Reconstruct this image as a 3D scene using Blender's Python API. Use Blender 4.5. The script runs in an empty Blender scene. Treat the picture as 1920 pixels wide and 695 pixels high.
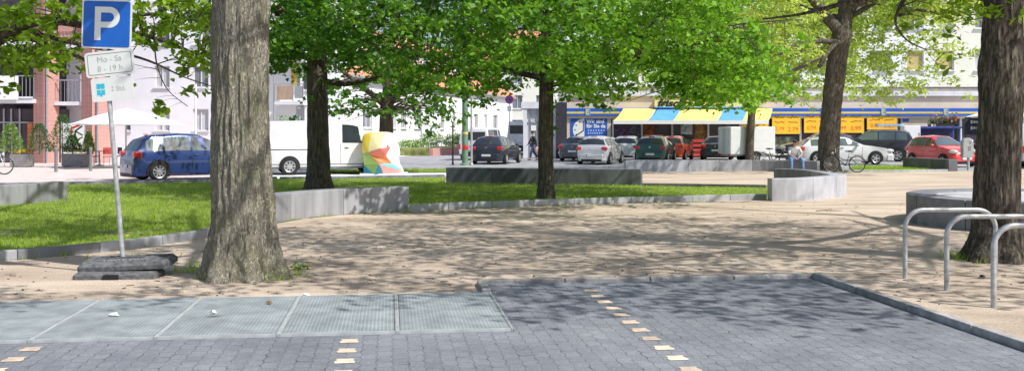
import bpy, bmesh, math, random
import numpy as np
from mathutils import Vector, Matrix, noise
R = math.radians
PI = math.pi
rnd = random.Random(11)
nrg = np.random.default_rng(5)
scene = bpy.context.scene
C = scene.collection
FOC, EYE, HY, CX = 1850.0, 1.6, 250.0, 960.0

def G(px, py, z=0.0):
    """ground point (height z) under a place measured in the photograph"""
    Y = (EYE - z) * FOC / (py - HY)
    return Vector(((px - CX) / FOC * Y, Y, z))

def P(px, py, Y):
    return Vector(((px - CX) / FOC * Y, Y, EYE + (HY - py) / FOC * Y))

def lerp(a, b, t):
    return a + (b - a) * t

def interp(tab, x):
    if x <= tab[0][0]:
        return tab[0][1]
    for (x0, y0), (x1, y1) in zip(tab, tab[1:]):
        if x <= x1:
            return lerp(y0, y1, (x - x0) / (x1 - x0)) if x1 > x0 else y1
    return tab[-1][1]

# ------------------------------------------------------------------ materials
def mat(name, col, rough=0.6, metal=0.0, var=0.12, scale=6.0, bump=0.0, spec=0.5, coat=0.0, stretch=(1, 1, 1), col2=None,
        bscale=None, tint=False, detail=6.0):
    m = bpy.data.materials.new(name)
    m.use_nodes = True
    nt = m.node_tree
    b = nt.nodes['Principled BSDF']
    b.inputs['Roughness'].default_value = rough
    b.inputs['Metallic'].default_value = metal
    b.inputs['Specular IOR Level'].default_value = spec
    b.inputs['Coat Weight'].default_value = coat
    b.inputs['Coat Roughness'].default_value = 0.06
    tc = nt.nodes.new('ShaderNodeTexCoord')
    mp = nt.nodes.new('ShaderNodeMapping')
    mp.inputs['Scale'].default_value = stretch
    nt.links.new(tc.outputs['Object'], mp.inputs['Vector'])
    n = nt.nodes.new('ShaderNodeTexNoise')
    n.inputs['Scale'].default_value = scale
    n.inputs['Detail'].default_value = detail
    nt.links.new(mp.outputs['Vector'], n.inputs['Vector'])
    r = nt.nodes.new('ShaderNodeValToRGB')
    c2 = col2 or tuple(c * (1 - var * 1.6) for c in col)
    c1 = tuple(min(1, c * (1 + var)) for c in col) if col2 is None else col
    r.color_ramp.elements[0].position = 0.32
    r.color_ramp.elements[1].position = 0.68
    r.color_ramp.elements[0].color = (*c2, 1)
    r.color_ramp.elements[1].color = (*c1, 1)
    nt.links.new(n.outputs['Fac'], r.inputs['Fac'])
    out = r.outputs['Color']
    if tint:
        at = nt.nodes.new('ShaderNodeAttribute'); at.attribute_name = 'tint'
        mm = nt.nodes.new('ShaderNodeMix'); mm.data_type = 'RGBA'; mm.blend_type = 'MULTIPLY'
        mm.inputs['Factor'].default_value = 1.0
        nt.links.new(out, mm.inputs['A']); nt.links.new(at.outputs['Fac'], mm.inputs['B'])
        out = mm.outputs['Result']
    nt.links.new(out, b.inputs['Base Color'])
    if bump:
        n2 = nt.nodes.new('ShaderNodeTexNoise')
        n2.inputs['Scale'].default_value = bscale or scale * 3
        n2.inputs['Detail'].default_value = 8
        nt.links.new(mp.outputs['Vector'], n2.inputs['Vector'])
        bp = nt.nodes.new('ShaderNodeBump')
        bp.inputs['Strength'].default_value = bump
        bp.inputs['Distance'].default_value = 0.03
        nt.links.new(n2.outputs['Fac'], bp.inputs['Height'])
        nt.links.new(bp.outputs['Normal'], b.inputs['Normal'])
    return m

def leaf_mat(name, c1, c2, trans=0.45, tcol=None):
    m = bpy.data.materials.new(name)
    m.use_nodes = True
    nt = m.node_tree
    b = nt.nodes['Principled BSDF']
    b.inputs['Roughness'].default_value = 0.45
    b.inputs['Specular IOR Level'].default_value = 0.35
    at = nt.nodes.new('ShaderNodeAttribute'); at.attribute_name = 'tint'
    r = nt.nodes.new('ShaderNodeValToRGB')
    r.color_ramp.elements[0].color = (*c1, 1)
    r.color_ramp.elements[1].color = (*c2, 1)
    nt.links.new(at.outputs['Fac'], r.inputs['Fac'])
    nt.links.new(r.outputs['Color'], b.inputs['Base Color'])
    t = nt.nodes.new('ShaderNodeBsdfTranslucent')
    mm = nt.nodes.new('ShaderNodeMix'); mm.data_type = 'RGBA'; mm.blend_type = 'MULTIPLY'
    mm.inputs['Factor'].default_value = 1.0
    mm.inputs['B'].default_value = (*(tcol or (1.5, 1.4, 0.6)), 1)
    nt.links.new(r.outputs['Color'], mm.inputs['A'])
    nt.links.new(mm.outputs['Result'], t.inputs['Color'])
    mx = nt.nodes.new('ShaderNodeMixShader')
    mx.inputs[0].default_value = trans
    nt.links.new(b.outputs[0], mx.inputs[1]); nt.links.new(t.outputs[0], mx.inputs[2])
    nt.links.new(mx.outputs[0], nt.nodes['Material Output'].inputs['Surface'])
    return m

def glass_mat(name, col=(0.02, 0.025, 0.03), rough=0.06, spec=0.8, metal=0.0):
    return mat(name, col, rough=rough, spec=spec, var=0.25, scale=0.7, metal=metal)

def bark_mat(name, c_dark, c_light, scale=5.0, bump=0.9, moss=None):
    m = bpy.data.materials.new(name)
    m.use_nodes = True
    nt = m.node_tree
    b = nt.nodes['Principled BSDF']
    b.inputs['Roughness'].default_value = 0.9
    b.inputs['Specular IOR Level'].default_value = 0.15
    tc = nt.nodes.new('ShaderNodeTexCoord')
    mp = nt.nodes.new('ShaderNodeMapping'); mp.inputs['Scale'].default_value = (1, 1, 0.17)
    nt.links.new(tc.outputs['Object'], mp.inputs['Vector'])
    n = nt.nodes.new('ShaderNodeTexNoise'); n.inputs['Scale'].default_value = scale * 4; n.inputs['Detail'].default_value = 9
    n.inputs['Roughness'].default_value = 0.65
    nt.links.new(mp.outputs['Vector'], n.inputs['Vector'])
    v = nt.nodes.new('ShaderNodeTexVoronoi'); v.inputs['Scale'].default_value = scale * 3.2; v.feature = 'DISTANCE_TO_EDGE'
    dv = nt.nodes.new('ShaderNodeMixRGB'); dv.inputs['Fac'].default_value = 0.2
    nt.links.new(mp.outputs['Vector'], dv.inputs[1]); nt.links.new(n.outputs['Color'], dv.inputs[2])
    nt.links.new(dv.outputs[0], v.inputs['Vector'])
    r = nt.nodes.new('ShaderNodeValToRGB')
    r.color_ramp.elements[0].position = 0.36; r.color_ramp.elements[1].position = 0.62
    r.color_ramp.elements[0].color = (*c_dark, 1); r.color_ramp.elements[1].color = (*c_light, 1)
    nt.links.new(n.outputs['Fac'], r.inputs['Fac'])
    rv = nt.nodes.new('ShaderNodeValToRGB')
    rv.color_ramp.elements[0].position = 0.0; rv.color_ramp.elements[1].position = 0.12
    rv.color_ramp.elements[0].color = (0.5, 0.46, 0.42, 1); rv.color_ramp.elements[1].color = (1, 1, 1, 1)
    nt.links.new(v.outputs['Distance'], rv.inputs['Fac'])
    mm = nt.nodes.new('ShaderNodeMix'); mm.data_type = 'RGBA'; mm.blend_type = 'MULTIPLY'; mm.inputs['Factor'].default_value = 0.8
    nt.links.new(r.outputs['Color'], mm.inputs['A']); nt.links.new(rv.outputs['Color'], mm.inputs['B'])
    out = mm.outputs['Result']
    if moss:
        n3 = nt.nodes.new('ShaderNodeTexNoise'); n3.inputs['Scale'].default_value = 3.0; n3.inputs['Detail'].default_value = 8
        nt.links.new(tc.outputs['Object'], n3.inputs['Vector'])
        r3 = nt.nodes.new('ShaderNodeValToRGB'); r3.color_ramp.elements[0].position = 0.45; r3.color_ramp.elements[1].position = 0.7
        nt.links.new(n3.outputs['Fac'], r3.inputs['Fac'])
        m3 = nt.nodes.new('ShaderNodeMix'); m3.data_type = 'RGBA'
        m3.inputs['B'].default_value = (*moss, 1)
        ml = nt.nodes.new('ShaderNodeMath'); ml.operation = 'MULTIPLY'; ml.inputs[1].default_value = 0.55
        nt.links.new(r3.outputs['Color'], ml.inputs[0]); nt.links.new(ml.outputs[0], m3.inputs['Factor'])
        nt.links.new(out, m3.inputs['A'])
        out = m3.outputs['Result']
    nt.links.new(out, b.inputs['Base Color'])
    ad = nt.nodes.new('ShaderNodeMath'); ad.operation = 'ADD'
    nt.links.new(n.outputs['Fac'], ad.inputs[0]); nt.links.new(rv.outputs['Color'], ad.inputs[1])
    bp = nt.nodes.new('ShaderNodeBump'); bp.inputs['Strength'].default_value = bump; bp.inputs['Distance'].default_value = 0.03
    nt.links.new(ad.outputs[0], bp.inputs['Height']); nt.links.new(bp.outputs['Normal'], b.inputs['Normal'])
    return m

def brick_mat(name, c1, c2, mortar, bw=0.25, bh=0.075, vertical=True, msize=0.012, bump=0.5):
    m = bpy.data.materials.new(name)
    m.use_nodes = True
    nt = m.node_tree
    b = nt.nodes['Principled BSDF']; b.inputs['Roughness'].default_value = 0.85
    tc = nt.nodes.new('ShaderNodeTexCoord')
    sx = nt.nodes.new('ShaderNodeSeparateXYZ'); nt.links.new(tc.outputs['Object'], sx.inputs[0])
    ad = nt.nodes.new('ShaderNodeMath'); ad.operation = 'ADD'
    nt.links.new(sx.outputs[0], ad.inputs[0]); nt.links.new(sx.outputs[1], ad.inputs[1])
    cb = nt.nodes.new('ShaderNodeCombineXYZ')
    nt.links.new(ad.outputs[0], cb.inputs[0]); nt.links.new(sx.outputs[2], cb.inputs[1])
    bt = nt.nodes.new('ShaderNodeTexBrick')
    bt.inputs['Color1'].default_value = (*c1, 1); bt.inputs['Color2'].default_value = (*c2, 1); bt.inputs['Mortar'].default_value = (*mortar, 1)
    bt.inputs['Scale'].default_value = 1.0; bt.inputs['Mortar Size'].default_value = msize
    bt.inputs['Brick Width'].default_value = bw; bt.inputs['Row Height'].default_value = bh
    nt.links.new(cb.outputs[0], bt.inputs['Vector'])
    nt.links.new(bt.outputs['Color'], b.inputs['Base Color'])
    return m

# ------------------------------------------------------------------ mesh builder
class MB:
    def __init__(self):
        self.v, self.f, self.m, self.t = [], [], [], []
        self.M = Matrix.Identity(4)
        self.mi = 0
        self.tv = 1.0

    def add(self, verts, faces):
        o = len(self.v)
        for p in verts:
            self.v.append(tuple(self.M @ Vector(p))); self.t.append(self.tv)
        for f in faces:
            self.f.append([i + o for i in f]); self.m.append(self.mi)
        return self

    def box(self, c, s, rot=None, taper=1.0):
        hx, hy, hz = s[0] / 2, s[1] / 2, s[2] / 2
        vs = []
        for z, k in ((-hz, 1.0), (hz, taper)):
            for x, y in ((-hx, -hy), (hx, -hy), (hx, hy), (-hx, hy)):
                vs.append(Vector((x * k, y * k, z)))
        if rot is not None:
            if not isinstance(rot, Matrix):
                rot = Matrix.Rotation(rot, 3, 'Z')
            vs = [rot @ p for p in vs]
        c = Vector(c)
        self.add([p + c for p in vs], [(3, 2, 1, 0), (4, 5, 6, 7), (0, 1, 5, 4), (1, 2, 6, 5), (2, 3, 7, 6), (3, 0, 4, 7)])
        return self

    def quad(self, a, b, c, d):
        return self.add([a, b, c, d], [(0, 1, 2, 3)])

    def prism(self, poly, z0, z1, close=True):
        """polygon in plan (counterclockwise), extruded in z"""
        n = len(poly)
        vs = [(p[0], p[1], z0) for p in poly] + [(p[0], p[1], z1) for p in poly]
        fs = [(i, (i + 1) % n, n + (i + 1) % n, n + i) for i in range(n)]
        if close:
            fs += [tuple(range(n))[::-1], tuple(range(n, 2 * n))]
        return self.add(vs, fs)

    def tube(self, pts, rad, n=8, cap=True):
        pts = [Vector(p) for p in pts]
        if not hasattr(rad, '__len__'):
            rad = [rad] * len(pts)
        vs, fs = [], []
        up = None
        for i, p in enumerate(pts):
            d = (pts[min(i + 1, len(pts) - 1)] - pts[max(i - 1, 0)])
            if d.length < 1e-9:
                d = Vector((0, 0, 1))
            d.normalize()
            if up is None:
                up = Vector((0, 0, 1)) if abs(d.z) < 0.9 else Vector((1, 0, 0))
            a = d.cross(up)
            if a.length < 1e-6:
                a = d.orthogonal()
            a.normalize()
            b = a.cross(d).normalized()
            up = b
            for k in range(n):
                t = 2 * PI * k / n
                vs.append(p + (a * math.cos(t) + b * math.sin(t)) * rad[i])
        for i in range(len(pts) - 1):
            for k in range(n):
                k2 = (k + 1) % n
                fs.append((i * n + k, i * n + k2, (i + 1) * n + k2, (i + 1) * n + k))
        if cap:
            fs += [tuple(range(n))[::-1], tuple(range((len(pts) - 1) * n, len(pts) * n))]
        return self.add(vs, fs)

    def lathe(self, prof, n=24, axis='Z', c=(0, 0, 0), cap=True):
        vs, fs = [], []
        c = Vector(c)
        for r, h in prof:
            for k in range(n):
                t = 2 * PI * k / n
                x, y = r * math.cos(t), r * math.sin(t)
                p = (x, y, h) if axis == 'Z' else ((x, h, y) if axis == 'Y' else (h, x, y))
                vs.append(Vector(p) + c)
        m = len(prof)
        for i in range(m - 1):
            for k in range(n):
                k2 = (k + 1) % n
                fs.append((i * n + k, i * n + k2, (i + 1) * n + k2, (i + 1) * n + k))
        if cap:
            fs += [tuple(range(n))[::-1], tuple(range((m - 1) * n, m * n))]
        return self.add(vs, fs)

    def ball(self, c, r, nu=10, nv=7):
        if not hasattr(r, '__len__'):
            r = (r, r, r)
        vs = [(c[0], c[1], c[2] - r[2])]
        for j in range(1, nv):
            ph = -PI / 2 + PI * j / nv
            for i in range(nu):
                t = 2 * PI * i / nu
                vs.append((c[0] + r[0] * math.cos(ph) * math.cos(t), c[1] + r[1] * math.cos(ph) * math.sin(t), c[2] + r[2] * math.sin(ph)))
        vs.append((c[0], c[1], c[2] + r[2]))
        fs = []
        for i in range(nu):
            i2 = (i + 1) % nu
            fs.append((0, 1 + i2, 1 + i))
            for j in range(nv - 2):
                a = 1 + j * nu
                fs.append((a + i, a + i2, a + nu + i2, a + nu + i))
            a = 1 + (nv - 2) * nu
            fs.append((a + i, a + i2, len(vs) - 1))
        return self.add(vs, fs)

    def build(self, name, mats, parent=None, smooth=None, bevel=0.0, tint=False, kind=None):
        me = bpy.data.meshes.new(name)
        me.from_pydata(self.v, [], self.f)
        if not isinstance(mats, (list, tuple)):
            mats = [mats]
        for q in mats:
            me.materials.append(q)
        me.polygons.foreach_set('material_index', self.m)
        if tint:
            a = me.attributes.new('tint', 'FLOAT', 'POINT')
            a.data.foreach_set('value', self.t)
        if smooth is not None:
            me.polygons.foreach_set('use_smooth', [True] * len(me.polygons))
            me.set_sharp_from_angle(angle=R(smooth))
        me.update()
        o = bpy.data.objects.new(name, me)
        C.objects.link(o)
        if parent is not None:
            o.parent = parent
        if bevel:
            b = o.modifiers.new('bevel', 'BEVEL'); b.width = bevel; b.segments = 2; b.limit_method = 'ANGLE'; b.angle_limit = R(40)
        if kind:
            o['kind'] = kind
        return o

def tag(o, label, cat, group=None):
    o['label'] = label; o['category'] = cat
    if group:
        o['group'] = group
    return o

def thing(name, label, cat, loc=(0, 0, 0), rotz=0.0, group=None):
    o = bpy.data.objects.new(name, None)
    C.objects.link(o)
    o.location = loc; o.rotation_euler = (0, 0, rotz)
    o.empty_display_size = 0.3
    return tag(o, label, cat, group)

def copy_tree(o, parent=None):
    c = o.copy(); C.objects.link(c); c.parent = parent
    for ch in list(o.children):
        copy_tree(ch, c)
    return c

def text_mesh(name, body, m, parent, loc, rot, size, extrude=0.004, shear=0.0, align='CENTER', sx=1.0, bold=0.0):
    cu = bpy.data.curves.new(name, 'FONT')
    cu.body = body; cu.size = size; cu.extrude = extrude; cu.shear = shear; cu.align_x = align; cu.align_y = 'CENTER'; cu.offset = bold
    cu.resolution_u = 3
    o = bpy.data.objects.new(name + '_curve', cu)
    C.objects.link(o)
    dg = bpy.context.evaluated_depsgraph_get()
    me = bpy.data.meshes.new_from_object(o.evaluated_get(dg))
    bpy.data.objects.remove(o)
    me.materials.clear(); me.materials.append(m)
    o = bpy.data.objects.new(name, me)
    C.objects.link(o)
    o.parent = parent; o.location = loc; o.rotation_euler = rot; o.scale = (sx, 1, 1)
    return o

def catmull(pts, k=5):
    """smooth resample of a list of tuples"""
    P_ = [np.array(p, float) for p in pts]
    out = []
    for i in range(len(P_) - 1):
        p0 = P_[max(i - 1, 0)]; p1 = P_[i]; p2 = P_[i + 1]; p3 = P_[min(i + 2, len(P_) - 1)]
        for j in range(k):
            t = j / k
            out.append(0.5 * (2 * p1 + (p2 - p0) * t + (2 * p0 - 5 * p1 + 4 * p2 - p3) * t * t + (3 * p1 - p0 - 3 * p2 + p3) * t ** 3))
    out.append(P_[-1])
    return out

# ------------------------------------------------------------------ palette
M = {}
M['asphalt'] = mat('asphalt', (0.33, 0.33, 0.345), 0.9, var=0.18, scale=1.2, bump=0.25, bscale=60)
M['clinker'] = mat('pink_clinker', (0.66, 0.56, 0.52), 0.85, var=0.10, scale=1.5, bump=0.2, bscale=40)
M['redpath'] = mat('red_clinker', (0.56, 0.38, 0.35), 0.85, var=0.12, scale=2.0, bump=0.2, bscale=40)
M['kerbstone'] = mat('kerb_stone', (0.34, 0.33, 0.32), 0.85, var=0.25, scale=6, bump=0.4, bscale=30, tint=True)
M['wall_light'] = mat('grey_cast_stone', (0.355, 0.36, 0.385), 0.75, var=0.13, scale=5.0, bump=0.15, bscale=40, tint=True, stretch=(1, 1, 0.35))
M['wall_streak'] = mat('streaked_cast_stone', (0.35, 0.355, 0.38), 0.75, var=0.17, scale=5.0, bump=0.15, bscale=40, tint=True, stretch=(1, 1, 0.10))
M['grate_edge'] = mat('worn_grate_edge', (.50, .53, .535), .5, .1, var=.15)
M['wall_dark'] = mat('shade_dark_basalt', (0.13, 0.135, 0.155), 0.7, var=0.25, scale=3.0, bump=0.15, bscale=40, tint=True, stretch=(1, 1, 0.35))
M['steel'] = mat('galvanised_steel', (0.50, 0.52, 0.53), 0.45, 0.4, var=0.2, scale=14)
M['grate'] = mat('grate_steel', (0.43, 0.47, 0.475), 0.5, 0.15, var=0.15, scale=4)
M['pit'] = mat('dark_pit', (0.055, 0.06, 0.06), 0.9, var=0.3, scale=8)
M['rubber'] = mat('recycled_rubber', (0.15, 0.152, 0.158), 0.85, var=0.3, scale=18, bump=0.5, bscale=120)
M['black'] = mat('black_plastic', (0.012, 0.012, 0.013), 0.5, var=0.2)
M['tyre'] = mat('tyre_rubber', (0.018, 0.018, 0.019), 0.85, var=0.25, scale=20)
M['rim'] = mat('alloy_rim', (0.55, 0.56, 0.58), 0.35, 0.6, var=0.08)
M['chrome'] = mat('chrome', (0.7, 0.7, 0.72), 0.15, 0.9, var=0.03)
M['white'] = mat('white_paint', (0.78, 0.78, 0.79), 0.45, var=0.03)
M['sign_white'] = mat('sign_white', (0.80, 0.82, 0.80), 0.4, var=0.02)
M['sign_blue'] = mat('sign_blue', (0.012, 0.13, 0.56), 0.35, var=0.06)
M['cyan'] = mat('cyan_symbol', (0.03, 0.55, 0.72), 0.4, var=0.05)
M['faded'] = mat('faded_print', (0.52, 0.56, 0.52), 0.5, var=0.2, scale=40)
M['sign_line'] = mat('sign_border_line', (0.16, 0.19, 0.17), 0.5, var=0.1)
M['glass'] = glass_mat('car_glass', (0.13, 0.17, 0.19), 0.04, 0.9, 0.15)  # pale blue reflection put into the glass colour
M['rearglass'] = glass_mat('tinted_car_glass', (0.04, 0.05, 0.06), 0.04, 0.9)
M['win'] = glass_mat('window_glass', (0.20, 0.22, 0.25), 0.08, 0.6)
M['shopglass'] = glass_mat('shop_glass', (0.07, 0.06, 0.075), 0.08, 0.5)
M['red_lamp'] = mat('red_lamp', (0.62, 0.02, 0.015), 0.15, var=0.12, coat=1.0)
M['clear_lamp'] = mat('clear_lamp', (0.75, 0.76, 0.78), 0.1, 0.3, var=0.05, coat=1.0)
M['plate'] = mat('number_plate', (0.75, 0.76, 0.78), 0.4, var=0.03)
M['blue_band'] = mat('plate_blue', (0.02, 0.08, 0.45), 0.4, var=0.03)
M['render_white'] = mat('white_render', (0.86, 0.86, 0.88), 0.9, var=0.02, scale=1.0, bump=0.08, bscale=40)
M['render_shade'] = mat('shade_tinted_render', (0.80, 0.79, 0.86), 0.9, var=0.04, scale=0.8, bump=0.08, bscale=40)  # white render tinted lavender: its shaded look is put into the colour
M['render_cream'] = mat('cream_render', (0.84, 0.83, 0.73), 0.9, var=0.03, scale=1.0, bump=0.08, bscale=40)
M['beige'] = mat('beige_cladding', (0.68, 0.58, 0.49), 0.8, var=0.06, scale=1.2)
M['grey_slab'] = mat('grey_concrete_slab', (0.70, 0.70, 0.75), 0.8, var=0.06, scale=2)
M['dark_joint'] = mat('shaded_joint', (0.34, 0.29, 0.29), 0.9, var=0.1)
M['roof_tile'] = mat('orange_roof_tiles', (0.66, 0.28, 0.17), 0.85, var=0.2, scale=3, bump=0.4, bscale=8)
M['frame'] = mat('white_window_frame', (0.75, 0.75, 0.76), 0.5, var=0.03)
M['jamb'] = mat('pinkish_reveal', (0.55, 0.48, 0.49), 0.8, var=0.05)
M['blind'] = mat('ochre_blind', (0.55, 0.44, 0.20), 0.8, var=0.06, scale=3)
M['curtain'] = mat('pale_curtain', (0.55, 0.56, 0.61), 0.9, var=0.18, scale=4, stretch=(3, 3, 0.3))
M['brick'] = brick_mat('red_brick', (0.56, 0.25, 0.21), (0.46, 0.20, 0.18), (0.58, 0.46, 0.42), msize=0.008)
M['railing'] = mat('grey_railing', (0.36, 0.37, 0.40), 0.5, 0.3, var=0.06)
M['blue'] = mat('shop_blue', (0.02, 0.11, 0.52), 0.5, var=0.06)
M['sign_cream'] = mat('sign_cream_yellow', (0.80, 0.68, 0.28), 0.5, var=0.05)
M['yellow'] = mat('shop_yellow', (0.78, 0.62, 0.10), 0.5, var=0.05)
M['aw_y'] = mat('awning_yellow', (0.88, 0.70, 0.20), 0.8, var=0.05, scale=2)
M['aw_b'] = mat('awning_blue', (0.10, 0.34, 0.72), 0.8, var=0.06, scale=2)
M['canvas'] = mat('white_canvas', (0.80, 0.80, 0.78), 0.85, var=0.03, scale=3)
M['orange'] = mat('orange_poster_paper', (0.95, 0.52, 0.03), 0.7, var=0.05, scale=2)
M['poster_red'] = mat('poster_red_ink', (0.70, 0.09, 0.02), 0.7, var=0.1)
M['poster_ink'] = mat('poster_brown_ink', (0.30, 0.12, 0.02), 0.7, var=0.2)
M['ink'] = mat('black_ink', (0.012, 0.012, 0.015), 0.5, var=0.1)
M['wood'] = mat('brown_panel', (0.42, 0.30, 0.22), 0.7, var=0.12, scale=5, stretch=(1, 1, 0.2))
M['planter'] = mat('planter_grey', (0.26, 0.25, 0.25), 0.8, var=0.12, scale=6)
M['soil'] = mat('soil', (0.05, 0.035, 0.025), 0.95, var=0.3, scale=20)
M['bark_big'] = bark_mat('grey_green_bark', (0.33, 0.305, 0.24), (0.57, 0.535, 0.43), 10.0, 1.0, moss=(0.32, 0.32, 0.18))
M['bark_dark'] = bark_mat('dark_bark', (0.08, 0.068, 0.06), (0.235, 0.20, 0.165), 5.0, 0.9, moss=(0.15, 0.145, 0.08))
M['bark_brown'] = bark_mat('brown_bark', (0.07, 0.055, 0.043), (0.22, 0.175, 0.13), 5.0, 0.8)
M['leaf_maple'] = leaf_mat('maple_leaves', (0.055, 0.17, 0.018), (0.27, 0.53, 0.05), 0.42, (1.4, 1.35, 0.6))
M['leaf_backlit'] = leaf_mat('backlit_green_leaves', (0.050, 0.14, 0.016), (0.16, 0.35, 0.035), 0.42, (1.4, 1.5, 0.5))  # darker than the maple leaves: backlit look put into the colour
M['leaf_oak'] = leaf_mat('young_oak_leaves', (0.25, 0.37, 0.06), (0.60, 0.70, 0.17), 0.48, (1.3, 1.3, 0.8))
M['leaf_near'] = leaf_mat('fresh_oak_leaves', (0.10, 0.20, 0.016), (0.33, 0.50, 0.045), 0.45, (1.4, 1.4, 0.5))
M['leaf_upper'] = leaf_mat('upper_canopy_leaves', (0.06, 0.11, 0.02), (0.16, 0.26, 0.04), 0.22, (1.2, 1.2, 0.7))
M['leaf_bush'] = leaf_mat('bush_leaves', (0.10, 0.20, 0.04), (0.27, 0.42, 0.10), 0.3)
M['leaf_dark'] = leaf_mat('evergreen_leaves', (0.03, 0.085, 0.025), (0.10, 0.21, 0.06), 0.2)
M['flower'] = leaf_mat('yellow_flowers', (0.80, 0.55, 0.02), (0.9, 0.75, 0.05), 0.2, (1, 1, 1))
M['grass'] = leaf_mat('grass_blades', (0.19, 0.33, 0.03), (0.48, 0.62, 0.09), 0.42, (1.3, 1.4, 0.5))
M['skin'] = mat('skin', (0.52, 0.31, 0.22), 0.55, var=0.06)
M['denim'] = mat('light_denim', (0.15, 0.26, 0.48), 0.85, var=0.2, scale=12)
M['dark_cloth'] = mat('dark_clothing', (0.045, 0.05, 0.065), 0.9, var=0.2, scale=10)
M['hair'] = mat('dark_hair', (0.03, 0.022, 0.018), 0.7, var=0.3, scale=30)
M['bikeblack'] = mat('bicycle_black', (0.015, 0.015, 0.017), 0.3, var=0.1, coat=0.5)
M['green_pole'] = mat('green_post_paint', (0.16, 0.26, 0.17), 0.6, var=0.15, scale=4)

def paint(name, col, metal=0.0, rough=0.3):
    return mat(name, col, rough=rough, metal=metal, var=0.04, scale=1.5, coat=1.0)
# ------------------------------------------------------------------ trees
LEAF = {
    'maple': [(0, -0.5, 0), (0.28, -0.38, .03), (0.52, -0.05, .08), (0.3, 0.12, .05), (0.18, 0.42, .02), (0, 0.6, -.06), (-0.18, 0.42, .02),
              (-0.3, 0.12, .05), (-0.52, -0.05, .08), (-0.28, -0.38, .03)],
    'oak': [(0, -0.55, 0), (0.2, -0.2, .05), (0.3, 0.15, .06), (0.16, 0.45, 0), (0, 0.6, -.05), (-0.16, 0.45, 0), (-0.3, 0.15, .06), (-0.2, -0.2, .05)],
    'small': [(0, -0.5, 0), (0.3, 0, .06), (0, 0.55, -.03), (-0.3, 0, .06)],
}

def leaves(name, pos, size, m, parent, shape='maple', up=0.6, tint=None, kind=None):
    """one mesh of many leaf-shaped faces at pos (N,3)"""
    pos = np.asarray(pos, float)
    N = len(pos)
    T = np.array(LEAF[shape], float)
    k = len(T)
    nrm = nrg.normal(size=(N, 3)); nrm /= np.linalg.norm(nrm, axis=1)[:, None]
    nrm[:, 2] = np.abs(nrm[:, 2]) + up
    nrm /= np.linalg.norm(nrm, axis=1)[:, None]
    a = np.cross(nrm, nrg.normal(size=(N, 3))); a /= np.linalg.norm(a, axis=1)[:, None] + 1e-9
    b = np.cross(nrm, a)
    s = (np.asarray(size) * nrg.uniform(0.5, 1.35, N))[:, None, None]
    V = pos[:, None, :] + s * (T[None, :, 0, None] * a[:, None, :] + T[None, :, 1, None] * b[:, None, :] + T[None, :, 2, None] * nrm[:, None, :])
    me = bpy.data.meshes.new(name)
    me.vertices.add(N * k); me.loops.add(N * k); me.polygons.add(N)
    me.vertices.foreach_set('co', V.reshape(-1))
    me.loops.foreach_set('vertex_index', np.arange(N * k, dtype=np.int32))
    me.polygons.foreach_set('loop_start', np.arange(0, N * k, k, dtype=np.int32))
    me.polygons.foreach_set('loop_total', np.full(N, k, dtype=np.int32))
    if tint is None:
        tint = nrg.uniform(0, 1, N)
    at = me.attributes.new('tint', 'FLOAT', 'POINT')
    at.data.foreach_set('value', np.repeat(np.clip(tint, 0, 1), k).astype(np.float32))
    me.materials.append(m)
    me.update(calc_edges=True)
    o = bpy.data.objects.new(name, me)
    C.objects.link(o)
    if parent is not None:
        o.parent = parent
    if kind:
        o['kind'] = kind
    return o

def rough_trunk(mb, path, n=40, ridge=0.012, flare=0.0, lobes=6, step=0.06, seed=0.0):
    """tapered stem with bark ridges and root flare; path = [(x,y,z,r)...]"""
    L = sum((Vector(path[i + 1][:3]) - Vector(path[i][:3])).length for i in range(len(path) - 1))
    k = max(2, int(L / step / (len(path) - 1)))
    pts = catmull(path, k)
    vs, fs = [], []
    for i, p in enumerate(pts):
        for j in range(n):
            t = 2 * PI * j / n
            ct, st = math.cos(t), math.sin(t)
            q = Vector((ct * 3.2 + seed, st * 3.2, p[2] * 0.55))
            d = noise.fractal(q * 1.0, 1.0, 2.0, 4) * 0.6
            q2 = Vector((ct * p[3] * 26 + seed, st * p[3] * 26, p[2] * 1.5))
            rg = abs(noise.noise(q2)) + 0.5 * abs(noise.noise(q2 * 2.1))
            r = p[3] * (1 + 0.07 * d) + ridge * (rg * 1.7 - 0.6)
            if flare:
                e = max(0.0, 1 - (p[2] - path[0][2]) / 0.75) ** 2
                r += flare * e * (0.45 + 0.55 * math.sin(lobes * t + seed + 1.5 * noise.noise(Vector((ct + seed, st, 0))))) * p[3]
            vs.append((p[0] + ct * r, p[1] + st * r, p[2]))
    for i in range(len(pts) - 1):
        for j in range(n):
            j2 = (j + 1) % n
            fs.append((i * n + j, i * n + j2, (i + 1) * n + j2, (i + 1) * n + j))
    fs.append(tuple(range((len(pts) - 1) * n, len(pts) * n)))
    mb.add(vs, fs)
    return pts

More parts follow.
